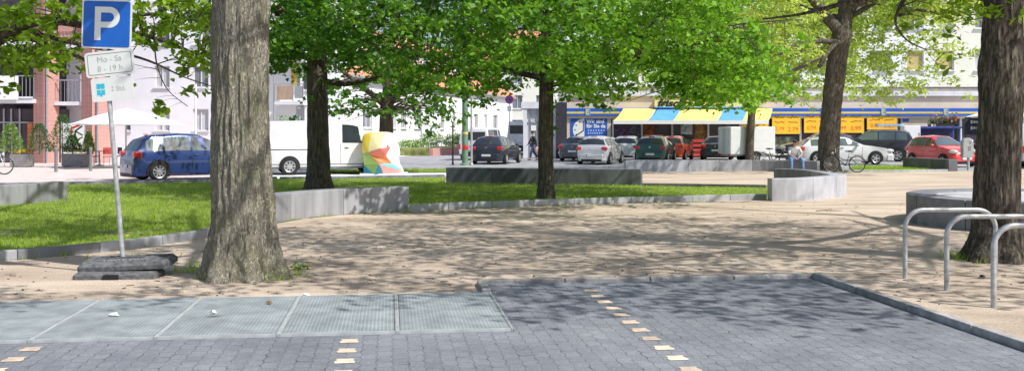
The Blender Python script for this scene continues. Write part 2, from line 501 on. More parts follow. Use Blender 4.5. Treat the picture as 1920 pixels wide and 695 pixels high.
class Tree:
    def __init__(self, name, label, base, bark, group=None):
        self.root = thing(name, label, 'tree', base, 0, group)
        self.base = Vector(base)
        self.bark = bark
        self.tr = MB(); self.tw = MB()
        self.nodes = []          # (x,y,z,r) attachable skeleton, local
        self.cl = []             # clumps: centre, radius, leaves, size, tintbias

    def trunk(self, path, **kw):
        pts = rough_trunk(self.tr, path, **kw)
        self.nodes += [tuple(p) for p in pts[len(pts) // 2:]]
        return self

    def limb(self, pts, n=9, attach=True):
        q = catmull(pts, 6)
        for i, p in enumerate(q[1:], 1):
            w = p[3] * 0.5
            p[:3] += np.array(noise.noise_vector(Vector(p[:3]) * 1.7)) * w
        self.tr.tube([p[:3] for p in q], [p[3] for p in q], n)
        if attach:
            self.nodes += [tuple(p) for p in q[2:]]
        return q

    def auto_limbs(self, n, start, rise, length, r0, droop=0.0, a0=0.0, sub=3):
        for i in range(n):
            a = a0 + 2 * PI * i / n + rnd.uniform(-0.3, 0.3)
            s = start[i % len(start)]
            l = length * rnd.uniform(0.8, 1.1)
            ri = rise * rnd.uniform(0.6, 1.3)
            x0, y0 = self.axis(s)
            d = Vector((math.cos(a), math.sin(a), 0))
            pts = []
            for t in (0, .2, .45, .7, 1.0):
                z = s + ri * l * (t - droop * t * t)
                pts.append((x0 + d.x * l * t, y0 + d.y * l * t, z, lerp(r0, r0 * 0.16, t ** 0.7)))
            q = self.limb(pts, 8)
            for j in range(sub):
                t = rnd.uniform(0.3, 0.85)
                p = q[int(t * (len(q) - 1))]
                a2 = a + rnd.choice((-1, 1)) * rnd.uniform(0.5, 1.0)
                l2 = l * rnd.uniform(0.25, 0.45)
                d2 = Vector((math.cos(a2), math.sin(a2), rnd.uniform(-0.1, 0.5)))
                self.limb([(p[0] + d2.x * l2 * u, p[1] + d2.y * l2 * u, p[2] + d2.z * l2 * u, p[3] * lerp(0.7, 0.18, u)) for u in (0, .33, .66, 1)], 6)
        return self

    def axis(self, z):
        best = min(self.nodes[:400], key=lambda p: abs(p[2] - z))
        return best[0], best[1]

    def clump(self, c, r, n, size, tb=0.0, hi=False):
        self.cl.append((Vector(c) - self.base, r, n, size, tb, hi))

    def done(self, m, shape='maple', flat=0.8, up=.4, maxtw=7.0, twig_r=0.012, twigs=True, droop=0.15, leafname='crown'):
        nodes = np.array(self.nodes)
        out = {False: ([], [], []), True: ([], [], [])}
        for c, r, n, s, tb, hi in self.cl:
            pos, size, tint = out[hi]
            c = np.array(c)
            if twigs:
                d = nodes[:, :3] - c
                dd = np.sqrt((d[:, 0] ** 2 + d[:, 1] ** 2)) + np.abs(d[:, 2]) * 0.9 + np.where(d[:, 2] > 0.4, 0.25, 0)
                p = nodes[int(np.argmin(dd))]
                v = c - p[:3]
                ln = np.linalg.norm(v)
                if 0.15 < ln < maxtw:
                    sag = np.array([rnd.uniform(-.08, .08) * ln, rnd.uniform(-.08, .08) * ln, ln * rnd.uniform(0.02, 0.14)])
                    r0 = min(p[3] * 0.5, twig_r * (0.7 + 0.5 * ln))
                    self.tw.tube([p[:3], p[:3] + v * .35 + sag, p[:3] + v * .7 + sag * .8, c], [r0, r0 * .75, r0 * .5, r0 * .25], 4, cap=False)
            # leaves in several little sprays about the clump
            k = max(1, n // 15)
            cen = c + nrg.normal(size=(k, 3)) * np.array([r * .55, r * .55, r * .5 * flat])
            idx = nrg.integers(0, k, n)
            off = nrg.normal(size=(n, 3)) * np.array([r * .32, r * .32, r * .14])
            off[:, 2] -= .55 / max(r, .2) * (off[:, 0] ** 2 + off[:, 1] ** 2)
            q = cen[idx] + off
            pos.append(q); size.append(np.full(n, s)); tint.append(np.clip(nrg.normal(0.5 + tb, 0.16, n) + nrg.normal(0, .17, k)[idx] + nrg.normal(0, .08), 0, 1))
        self.tr.build('trunk', self.bark, self.root, smooth=60)
        if self.tw.v:
            self.tw.build('twigs', self.bark, self.root, smooth=80)
        for hi in (False, True):
            pos, size, tint = out[hi]
            if pos:
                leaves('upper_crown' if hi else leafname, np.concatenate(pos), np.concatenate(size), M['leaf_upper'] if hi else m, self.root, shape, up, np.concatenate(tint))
        return self.root

def scatter(n, f, seed=1):
    r = random.Random(seed)
    out = []
    while len(out) < n:
        q = f(r)
        if q is not None:
            out.append(q)
    return out

# ---- big grey trunk in front
b = G(459, 519)
T = Tree('maple_tree', 'huge foreground tree with thick ridged grey green trunk behind the parking sign', b, M['bark_big'])
T.trunk([(0.02, 0, -0.05, .44), (0.01, 0, 0.09, .41), (-.01, 0, .39, .375), (-.02, 0, .69, .35), (-.04, 0, 1.3, .325), (-.05, 0, 1.9, .305),
         (-.05, .02, 3.1, .30), (-.05, .05, 4.6, .29), (0, .1, 6.2, .22), (.1, .1, 8.2, .12), (.1, .1, 10, .04)], n=120, ridge=0.028, flare=0.38, lobes=7, step=0.03, seed=3.1)
T.auto_limbs(9, (4.3, 4.9, 5.5, 6.3, 7.1), 0.42, 4.8, 0.13, 0.2, a0=.4)
def f1(r):
    a = r.uniform(0, 2 * PI); q = math.sqrt(r.random()) * 5.0
    z = r.uniform(4.2 + .10 * q, 8.6 - .25 * q)
    return b.x + q * math.cos(a), b.y + q * math.sin(a), z
SD = Vector((0.86 * math.cos(R(50)), -0.51 * math.cos(R(50)), math.sin(R(50)))).normalized()
def in_gap(c, pts, r):
    for q in pts:
        d = Vector(c) - Vector(q)
        if (d - SD * d.dot(SD)).length < r: return True
    return False
SIGN = [(-4.6, 11.1, 2.85), (-4.55, 11.1, 2.4), (-4.5, 11.1, 2.0)]
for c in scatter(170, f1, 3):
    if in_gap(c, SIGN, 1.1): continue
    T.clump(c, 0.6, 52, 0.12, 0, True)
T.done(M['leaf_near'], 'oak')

# ---- right foreground trunk
b = G(1867, 487)
T = Tree('oak_tree', 'dark leaning trunk beside the metal hoops with grass around its foot', b, M['bark_dark'])
T.trunk([(-.02, 0, -.05, .37), (0, 0, .1, .345), (.0, 0, .3, .30), (.01, 0, .65, .272), (.03, 0, 1.3, .258), (.06, 0, 2.0, .258), (.07, 0, 2.35, .262),
         (.10, 0, 3.3, .225), (.15, 0, 4.6, .20), (.1, 0, 6.5, .14), (.1, 0, 9, .05)], n=80, ridge=0.018, flare=0.35, lobes=5, step=0.035, seed=8.2)
T.tr.ball((-.045, .02, 2.42), (.165, .16, .34), 14, 10)
T.auto_limbs(10, (3.7, 4.2, 4.9, 5.6, 6.4), 0.36, 5.0, 0.12, 0.25, a0=.2)
# low boughs that hang into the picture to the left of the trunk
T.limb([(0, .05, 3.3, .07), (-.6, .4, 3.45, .055), (-1.4, .9, 3.4, .04), (-2.1, 1.2, 3.25, .022), (-2.6, 1.4, 3.2, .012)])
T.limb([(-.9, .6, 3.42, .03), (-1.0, .7, 3.1, .018), (-.85, .7, 2.85, .012), (-.6, .7, 2.72, .008)], 6)
def f7(r):
    a = r.uniform(0, 2 * PI); q = math.sqrt(r.random()) * 5.4
    z = r.uniform(3.9 + .12 * q, 8.2 - .25 * q)
    return b.x + q * math.cos(a) - .5, b.y + q * math.sin(a) - .8, z
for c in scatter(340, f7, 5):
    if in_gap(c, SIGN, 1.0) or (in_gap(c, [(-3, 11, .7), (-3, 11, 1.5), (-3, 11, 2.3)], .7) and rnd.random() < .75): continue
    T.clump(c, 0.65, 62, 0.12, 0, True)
for px, py, Y, n in ((1650, 8, 14, 40), (1690, 22, 14.2, 40), (1725, 8, 14, 40), (1760, 20, 13.6, 45), (1800, 10, 13.4, 40), (1830, 20, 13.2, 34), (1700, 45, 14.2, 26),
                     (1745, 42, 13.8, 22), (1785, 38, 13.5, 22), (1772, 62, 13.3, 12), (1810, 40, 13.2, 18), (1768, 95, 13.2, 6), (1790, 112, 13.2, 5), (1755, 110, 13.2, 5), (1805, 90, 13.2, 4),
                     (1860, 12, 12.2, 26), (1885, 14, 12.1, 30), (1902, 22, 12.1, 16), (1868, 28, 12.2, 9), (1660, 40, 14.4, 22), (1780, 142, 13.2, 5), (1720, 66, 13.9, 7)):
    T.clump(P(px, py, Y), 0.26, n, 0.10, 0.15)
T.done(M['leaf_near'], 'oak')
rootT7 = b

# ---- tree out of the frame on the left whose boughs hang into it
b = Vector((-9.6, 15.5, 0))
T = Tree('oak_tree', 'tree at the picture edge whose leafy boughs hang over the parking sign', b, M['bark_dark'])
T.trunk([(0, 0, -.05, .36), (0, 0, .3, .3), (0, 0, 1.5, .26), (.05, 0, 3.0, .25), (.1, 0, 5, .2), (.1, 0, 8.5, .06)], n=40, ridge=0.015, flare=.3)
T.limb([(0, 0, 2.55, .17), (.9, -.3, 2.75, .15), (1.75, -.6, 3.0, .13), (2.5, -.8, 3.25, .075), (3.3, -.9, 3.2, .05), (4.3, -.9, 3.0, .03), (5.0, -.8, 2.75, .016)])
T.limb([(.6, -.2, 2.8, .09), (1.3, -.2, 2.95, .075), (2.0, -.3, 3.1, .06), (2.6, -.3, 2.9, .03), (3.3, -.3, 2.6, .015)])
T.limb([(2.2, -.7, 3.15, .05), (3.0, -.5, 2.95, .035), (3.9, -.4, 2.75, .022), (4.6, -.3, 2.45, .012), (5.2, -.2, 2.25, .007)], 6)
T.limb([(3.3, -.9, 3.2, .04), (4.1, -.5, 3.4, .03), (5.1, -.2, 3.3, .018), (5.6, -.1, 3.0, .01)], 6)
T.limb([(4.3, -.9, 3.0, .014), (4.35, -.9, 2.6, .01), (4.5, -.9, 2.25, .007), (4.8, -.9, 2.0, .006)], 6)
T.auto_limbs(7, (4.2, 4.8, 5.6, 6.4), 0.4, 4.6, 0.11, 0.2)
def f8(r):
    a = r.uniform(0, 2 * PI); q = math.sqrt(r.random()) * 5.0
    return b.x + q * math.cos(a), b.y + q * math.sin(a), r.uniform(4.2 + .1 * q, 8.3 - .25 * q)
for c in scatter(40, f8, 9):
    T.clump(c, 0.6, 50, 0.12, 0, True)
lf = []
r_ = random.Random(4)
for _ in range(46):      # left mass
    lf.append((r_.uniform(-20, 150), r_.uniform(-10, 130), r_.uniform(13.5, 16), r_.randint(8, 22)))
for _ in range(16):
    lf.append((r_.uniform(-20, 75), r_.uniform(80, 165), r_.uniform(13.8, 16), r_.randint(8, 20)))
for _ in range(44):      # between the sign and the big trunk
    lf.append((r_.uniform(245, 405), r_.uniform(-10, 70), r_.uniform(13.8, 16.5), r_.randint(6, 18)))
for _ in range(22):
    lf.append((r_.uniform(345, 408), r_.uniform(40, 150), r_.uniform(14, 16.5), r_.randint(6, 16)))
lf += [(255, 130, 14.4, 7), (252, 150, 14.4, 5), (288, 187, 14.4, 6), (296, 195, 14.4, 10), (312, 204, 14.4, 10), (130, 95, 14.5, 8), (115, 112, 14.5, 9), (92, 105, 14.5, 8),
       (100, 60, 14.5, 14), (135, 40, 14.5, 12), (145, 15, 14.5, 14), (330, 90, 15, 6), (300, 70, 15, 8), (375, 165, 15, 7)]
for px, py, Y, n in lf:
    T.clump(P(px, py, Y), 0.22, int(n * 1.7), 0.12, r_.uniform(-.15, .15))
T.done(M['leaf_near'], 'oak')

# ---- dark trunk left of the sculpture
b = G(597, 356)
T = Tree('maple_tree', 'dark trunk in front of the white van with low dense leaves', b, M['bark_dark'])
T.trunk([(0, 0, -.05, .40), (0, 0, .1, .38), (0, 0, .4, .335), (0, 0, 1.0, .31), (-.02, 0, 2.0, .29), (-.03, 0, 3.2, .28), (-.05, 0, 4.8, .24), (0, 0, 7, .15), (0, 0, 10, .05)],
        n=48, ridge=0.016, flare=.22, step=.06, seed=5.5)
T.limb([(.2, 0, 3.05, .09), (1.0, -.2, 3.0, .07), (1.9, -.4, 3.15, .05), (3.0, -.6, 3.0, .03)])
T.limb([(-.1, 0, 3.6, .09), (-.9, -.4, 4.0, .07), (-1.6, -.7, 4.2, .04), (-2.4, -.9, 4.1, .02)])
T.auto_limbs(9, (4.0, 4.4, 5.2, 6.2, 7.0), .4, 4.4, .11, .25)
tab2 = [(505, 118), (540, 112), (560, 122), (600, 118), (640, 118), (700, 100), (800, 90), (900, 60)]
def f2(r):
    a = r.uniform(0, 2 * PI); q = math.sqrt(r.random()) * 4.6
    x = .7 + q * math.cos(a); y = q * math.sin(a)
    zl = 3.7 + .25 * math.sin(2.1 * x + 1) + (.35 if x < -1.5 else 0)
    z = zl + r.random() ** 1.6 * max(.5, (6.2 - .15 * q - zl))
    if x > 1.6 and (z < 4.6 or r.random() < .4): return None
    if x < -2.3 and r.random() < .65:
        return None
    return b.x + x, b.y + y, z
for c in scatter(215, f2, 21):
    T.clump(c, 0.44, 52, 0.125, -.1)
for px, py, n in ((600, 105, 40), (585, 125, 26), (592, 150, 14), (580, 165, 12), (575, 178, 8), (548, 118, 26), (530, 112, 22), (525, 95, 24), (560, 100, 34), (520, 65, 26), (540, 75, 32), (575, 85, 40)):
    T.clump(P(px, py, b.y - .8), 0.26, n, 0.10)
for x, y, z in scatter(70, lambda r: (b.x + r.uniform(-3.5, 4), b.y + r.uniform(-4, 4), r.uniform(6.4, 10.3)), 2):
    T.clump((x, y, z), .6, 34, .17)
T.done(M['leaf_backlit'], 'maple')

# ---- forked tree behind the sculpture
b = Vector((-5.35, 42.0, 0))
T = Tree('maple_tree', 'forked tree rising straight behind the coloured sculpture', b, M['bark_brown'])
T.trunk([(0, 0, -.05, .42), (0, 0, .2, .36), (0, 0, 1.0, .31), (0, 0, 2.2, .29), (.02, 0, 2.9, .27), (.1, 0, 4, .19), (.25, 0, 6, .13), (.3, 0, 8.5, .05)], n=30, ridge=.015, flare=.2, step=.08)
T.limb([(-.05, 0, 2.75, .15), (-.5, -.2, 3.2, .13), (-1.2, -.4, 3.75, .10), (-1.9, -.6, 4.3, .07), (-2.8, -.8, 5.0, .04)])
T.limb([(.05, 0, 2.7, .17), (.5, -.2, 3.4, .14), (1.1, -.3, 3.95, .12), (1.9, -.4, 4.5, .09), (3.0, -.6, 5.0, .04)])
T.limb([(.1, 0, 3.9, .13), (.7, .2, 4.7, .11), (1.3, .3, 5.0, .08), (2.2, .4, 5.6, .04)])
T.limb([(.05, 0, 3.9, .11), (-.5, .2, 4.9, .09), (-1.0, .3, 5.8, .04)])
def f3(r):
    x = r.gauss(.2, 2.2); y = r.uniform(-3, 3)
    if abs(x) > 4: return None
    zl = 2.0 + .5 * math.sin(1.7 * x + .6) + .25 * math.sin(4.3 * x) + (0.9 if abs(x) < .5 else 0)
    z = zl + r.random() ** 1.1 * (8.2 - zl)
    return b.x + x, b.y + y, z
for c in scatter(230, f3, 31):
    T.clump(c, 0.42, 20, 0.15, -.2)
for px, py, n in ((640, 213, 16), (650, 200, 16), (630, 200, 12), (665, 190, 14), (660, 172, 14), (640, 175, 14), (620, 160, 12), (850, 222, 7), (846, 212, 8), (835, 205, 8), (820, 200, 10), (800, 196, 10), (790, 210, 7),
                  (785, 222, 4), (770, 190, 14), (755, 185, 12), (745, 170, 14), (690, 165, 16), (700, 190, 10), (680, 150, 18), (810, 180, 14), (830, 175, 14), (860, 160, 14), (870, 180, 10)):
    T.clump(P(px, py, b.y - 2.5), 0.33, int(n * 1.9), 0.145, -.2)
T.done(M['leaf_backlit'], 'maple', up=.1)

# ---- central maple with the bright low crown
b = G(1024, 374)
T = Tree('maple_tree', 'central slim trunk under a wide bright green leafy crown', b, M['bark_dark'])
T.trunk([(0, 0, -.05, .23), (0, 0, .12, .21), (0, 0, .5, .19), (-.01, 0, 1.4, .18), (.0, 0, 2.4, .175), (.02, 0, 3.3, .165), (.04, 0, 4.8, .14), (.05, 0, 7, .09), (.05, 0, 9.5, .03)],
        n=40, ridge=0.012, flare=.2, step=.05, seed=1.7)
T.auto_limbs(14, (2.9, 3.3, 3.8, 4.4, 5.0, 5.8), .30, 5.3, .085, .45, a0=.15)
# lowest bough tips: height of the underside over the ground, by offset from the trunk
under = [(-6.7, 3.6), (-6.0, 3.4), (-5.0, 3.5), (-4.2, 3.3), (-3.0, 2.6), (-2.2, 2.35), (-1.6, 2.4), (-.8, 3.0), (-.3, 3.05), (.3, 2.75), (1.0, 2.35), (1.5, 2.4), (1.9, 2.95), (2.6, 3.1),
         (3.2, 2.6), (4.0, 2.35), (4.6, 2.4), (5.3, 2.45), (5.6, 2.7), (5.9, 3.3), (6.2, 3.8)]
def f4(r):
    a = r.uniform(0, 2 * PI); q = r.random() ** .42 * 5.9
    x = q * math.cos(a); y = q * math.sin(a)
    if x < 0: x *= 1.1
    zl = interp(under, x) + (.36 if 1.5 < x < 3.0 else .06) + .14 * math.sin(3 * y + x) + .05 * max(0, y)
    top = 5.9
    t = r.random() ** 1.15
    if x < -1.8 and r.random() < .66: return None
    z = lerp(zl, top, t)
    if x > interp([(2.3, 5.5), (3.2, 5.3), (3.9, 4.7), (5.5, 4.4)], z) * (1 + y / 24): return None
    return b.x + x, b.y + y, z
for c in scatter(560, f4, 41):
    T.clump(c, 0.42, 66, 0.106, -.05 + .06 * (c[0] - b.x))  # tint rises to the right: sunny and shaded crown sides put into leaf colour
for c in scatter(230, lambda r: (lambda a, q: (b.x + q * math.cos(a), b.y + q * math.sin(a), r.uniform(6, 10.4 - .5 * q)))(r.uniform(0, 2 * PI), r.uniform(0, 4.8)), 43):
    T.clump(c, .55, 34, .17)
for x, y, z in scatter(75, lambda r: (r.uniform(2.9, 5.2), r.uniform(-2.2, 1.5), r.uniform(2.5, 3.8)), 77):
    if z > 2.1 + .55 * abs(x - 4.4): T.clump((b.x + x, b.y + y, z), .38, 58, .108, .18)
for x, y, z in scatter(34, lambda r: (r.uniform(.35, 1.75), r.uniform(-2.2, .3), r.uniform(2.55, 3.5)), 78):
    T.clump((b.x + x, b.y + y, z), .36, 56, .108, .12)
for x, y, z in scatter(22, lambda r: (r.uniform(-3.6, -.7), r.uniform(-2.2, 1.0), r.uniform(2.6, 3.7)), 79):
    T.clump((b.x + x, b.y + y, z), .38, 46, .118, -.12)  # darker leaf colour for the shaded left boughs
for x, z, n in ((5.4, 2.5, 40), (5.6, 2.75, 40), (5.1, 2.45, 34), (4.7, 2.4, 30), (4.0, 2.4, 30), (1.0, 2.4, 34), (1.35, 2.45, 34), (.7, 2.6, 30), (3.5, 2.6, 30), (-2.3, 2.55, 24), (-1.7, 2.6, 24), (5.5, 3.1, 40),
                (.25, 2.05, 4), (.22, 1.75, 4), (.18, 1.5, 3), (.2, 2.3, 6)):
    T.clump((b.x + x, b.y - rnd.uniform(0.2, 1.6 if x > .4 else .3), z), .24 if n > 10 else .08, n, .105, .15)
T.done(M['leaf_maple'], 'maple')

# ---- slim oak behind the seat wall, by the trailer
b = Vector((13.0, 54.0, 0))
T = Tree('oak_tree', 'slim straight tree in front of the white box trailer', b, M['bark_brown'])
T.trunk([(0, 0, -.05, .26), (0, 0, .4, .24), (.05, 0, 1.6, .21), (.15, 0, 3.2, .20), (.3, 0, 5.0, .17), (.4, 0, 7, .13), (.4, 0, 11, .05)], n=24, ridge=.012, flare=.15, step=.1)
T.limb([(.3, 0, 5.2, .13), (-.3, 0, 6.4, .11), (-1.0, 0, 7.2, .08), (-2.2, 0, 7.9, .04)])
T.limb([(.35, 0, 5.0, .13), (1.2, -.3, 5.6, .11), (2.2, -.5, 5.9, .08), (3.8, -.5, 6.6, .04)])
T.limb([(.2, 0, 4.4, .09), (-1.2, .2, 4.6, .07), (-3.0, .3, 4.3, .05), (-5.0, .4, 3.9, .03), (-6.5, .4, 3.4, .015)])
T.limb([(-3, .3, 4.3, .04), (-4.0, .3, 3.8, .03), (-4.8, .3, 3.2, .02), (-5.2, .3, 2.6, .012)], 6)
T.limb([(-1.2, .2, 4.6, .05), (-2.2, .3, 3.9, .04), (-3.2, .3, 3.0, .035), (-3.6, .3, 2.7, .02)], 6)
T.auto_limbs(8, (5.2, 5.8, 6.6, 7.4), .5, 5.2, .1, .2)
def f5(r):
    a = r.uniform(0, 2 * PI); q = r.random() ** .5 * 6.6
    x = q * math.cos(a); y = q * math.sin(a)
    zl = 3.9 + .6 * math.sin(x * 1.3 + 1) + .3 * math.sin(2.7 * x + y)
    return b.x + x, b.y + y, zl + r.random() ** 1.2 * (10.5 - .2 * q - zl)
for c in scatter(600, f5, 51):
    if in_gap(c, [(13.0, 54.0, 1.2), (14.2, 54.4, 1.2), (12, 53.6, 1.2)], 1.5): continue
    T.clump(c, .5, 46, .17)
T.done(M['leaf_oak'], 'oak', up=.3, twig_r=.009, maxtw=1.7)

# ---- stout forked oak behind the curved wall
b = G(1553, 321)
T = Tree('oak_tree', 'stout forked trunk with a bicycle leaning on its foot', b, M['bark_dark'])
T.trunk([(0, 0, -.05, .52), (0, 0, .3, .45), (.03, 0, 1.0, .43), (.10, 0, 2.2, .41), (.24, 0, 3.6, .40), (.40, 0, 4.9, .41), (.55, 0, 5.7, .42), (.68, 0, 6.4, .33), (.85, 0, 8, .26), (.9, 0, 12, .08)],
        n=44, ridge=.025, flare=.2, step=.09, seed=2.2)
T.limb([(.45, -.1, 5.6, .28), (.25, -.15, 6.0, .26), (-.2, -.2, 6.6, .23), (-.75, -.2, 7.3, .2), (-1.5, -.2, 8.6, .12)])
T.limb([(.4, -.3, 5.35, .15), (-.3, -.6, 5.42, .12), (-1.2, -.9, 5.35, .11), (-2.1, -1.1, 5.0, .09), (-3.0, -1.2, 4.7, .07), (-4.2, -1.2, 4.5, .03)])
T.limb([(.1, -.45, 5.35, .14), (-.15, -.6, 5.1, .12), (-.5, -.7, 4.55, .10), (-.6, -.7, 4.35, .09)])
T.limb([(-.5, -.7, 4.75, .06), (-.9, -.8, 4.6, .08), (-1.7, -.9, 4.2, .08), (-2.6, -1.0, 3.85, .05), (-3.6, -1.0, 3.5, .02)], 6)
T.limb([(.8, -.2, 6.9, .16), (1.4, -.5, 7.1, .13), (2.3, -.7, 6.95, .10), (3.2, -.8, 6.75, .07), (4.4, -.8, 6.6, .05), (6.0, -.8, 6.5, .025)])
T.auto_limbs(9, (6.4, 7.0, 7.6, 8.2), .45, 5.6, .13, .2, a0=.3)
CARPTS = [(13.0, 54.0, 1.2), (14.2, 54.4, 1.2), (12, 53.6, 1.2), (16, 51.5, 1.0), (18, 51.5, 1.0), (11.8, 41, .9), (11.8, 41, .5)]
def f6(r):
    a = r.uniform(0, 2 * PI); q = r.random() ** .5 * 6.5
    x = .6 + q * math.cos(a); y = q * math.sin(a)
    zl = 4.5 + .55 * math.sin(x * 1.1) + .3 * math.sin(3.1 * x + y)
    if 1.6 < x < 3.2: zl -= 1.5
    if x > 3.4: zl += 2.5
    if -1.9 < x < 1.9 and y < .9: return None
    c = (b.x + x, b.y + y, zl + r.random() ** 1.2 * (10.5 - .2 * q - zl))
    return None if in_gap(c, CARPTS, 1.3) else c
for c in scatter(640, f6, 61):
    T.clump(c, .5, 56, .15)
for px, py, n in ((1640, 150, 22), (1655, 165, 18), (1630, 175, 16), (1660, 130, 22), (1625, 125, 22), (1645, 185, 9), (1605, 160, 18), (1620, 195, 6), (1480, 160, 12), (1460, 130, 14),
                  (1445, 165, 10), (1510, 195, 6), (1660, 100, 20), (1640, 110, 22), (1500, 60, 14), (1480, 40, 16), (1620, 60, 18), (1650, 70, 18), (1680, 60, 14)):
    T.clump(P(px, py, b.y - 1.0), .4, int(n * 1.8), .14)
T.done(M['leaf_oak'], 'oak', up=.3, twig_r=.008, maxtw=1.7)
# ------------------------------------------------------------------ the ground
def sheet(name, poly, z, m, kind='structure'):
    mb = MB()
    mb.add([(p[0], p[1], z) for p in poly], [tuple(range(len(poly)))])
    o = mb.build(name, m)
    o['kind'] = kind
    return o

# sand with darker trodden streaks
def sand_material():
    m = bpy.data.materials.new('trodden_sand'); m.use_nodes = True
    nt = m.node_tree; b = nt.nodes['Principled BSDF']; b.inputs['Roughness'].default_value = 0.95; b.inputs['Specular IOR Level'].default_value = 0.1
    tc = nt.nodes.new('ShaderNodeTexCoord')
    def nz(scale, detail, st=(1, 1, 1), rough=.6):
        mp = nt.nodes.new('ShaderNodeMapping'); mp.inputs['Scale'].default_value = st
        nt.links.new(tc.outputs['Object'], mp.inputs['Vector'])
        n = nt.nodes.new('ShaderNodeTexNoise'); n.inputs['Scale'].default_value = scale; n.inputs['Detail'].default_value = detail; n.inputs['Roughness'].default_value = rough
        nt.links.new(mp.outputs['Vector'], n.inputs['Vector'])
        return n
    a = nz(0.8, 10, (.4, 1.2, 1), .7)
    r = nt.nodes.new('ShaderNodeValToRGB')
    r.color_ramp.elements[0].position = .30; r.color_ramp.elements[1].position = .64
    r.color_ramp.elements[0].color = (0.38, 0.30, 0.23, 1); r.color_ramp.elements[1].color = (0.75, 0.625, 0.50, 1)
    nt.links.new(a.outputs['Fac'], r.inputs['Fac'])
    c = nz(45, 6, rough=.8)
    r2 = nt.nodes.new('ShaderNodeValToRGB'); r2.color_ramp.elements[0].position = .36; r2.color_ramp.elements[1].position = .6
    r2.color_ramp.elements[0].color = (.45, .42, .4, 1); r2.color_ramp.elements[1].color = (1.08, 1.08, 1.08, 1)
    nt.links.new(c.outputs['Fac'], r2.inputs['Fac'])
    mm = nt.nodes.new('ShaderNodeMix'); mm.data_type = 'RGBA'; mm.blend_type = 'MULTIPLY'; mm.inputs['Factor'].default_value = .75
    nt.links.new(r.outputs['Color'], mm.inputs['A']); nt.links.new(r2.outputs['Color'], mm.inputs['B'])
    nt.links.new(mm.outputs['Result'], b.inputs['Base Color'])
    d = nz(14, 10, rough=.75)
    bp = nt.nodes.new('ShaderNodeBump'); bp.inputs['Strength'].default_value = .5; bp.inputs['Distance'].default_value = .03
    nt.links.new(d.outputs['Fac'], bp.inputs['Height']); nt.links.new(bp.outputs['Normal'], b.inputs['Normal'])
    return m

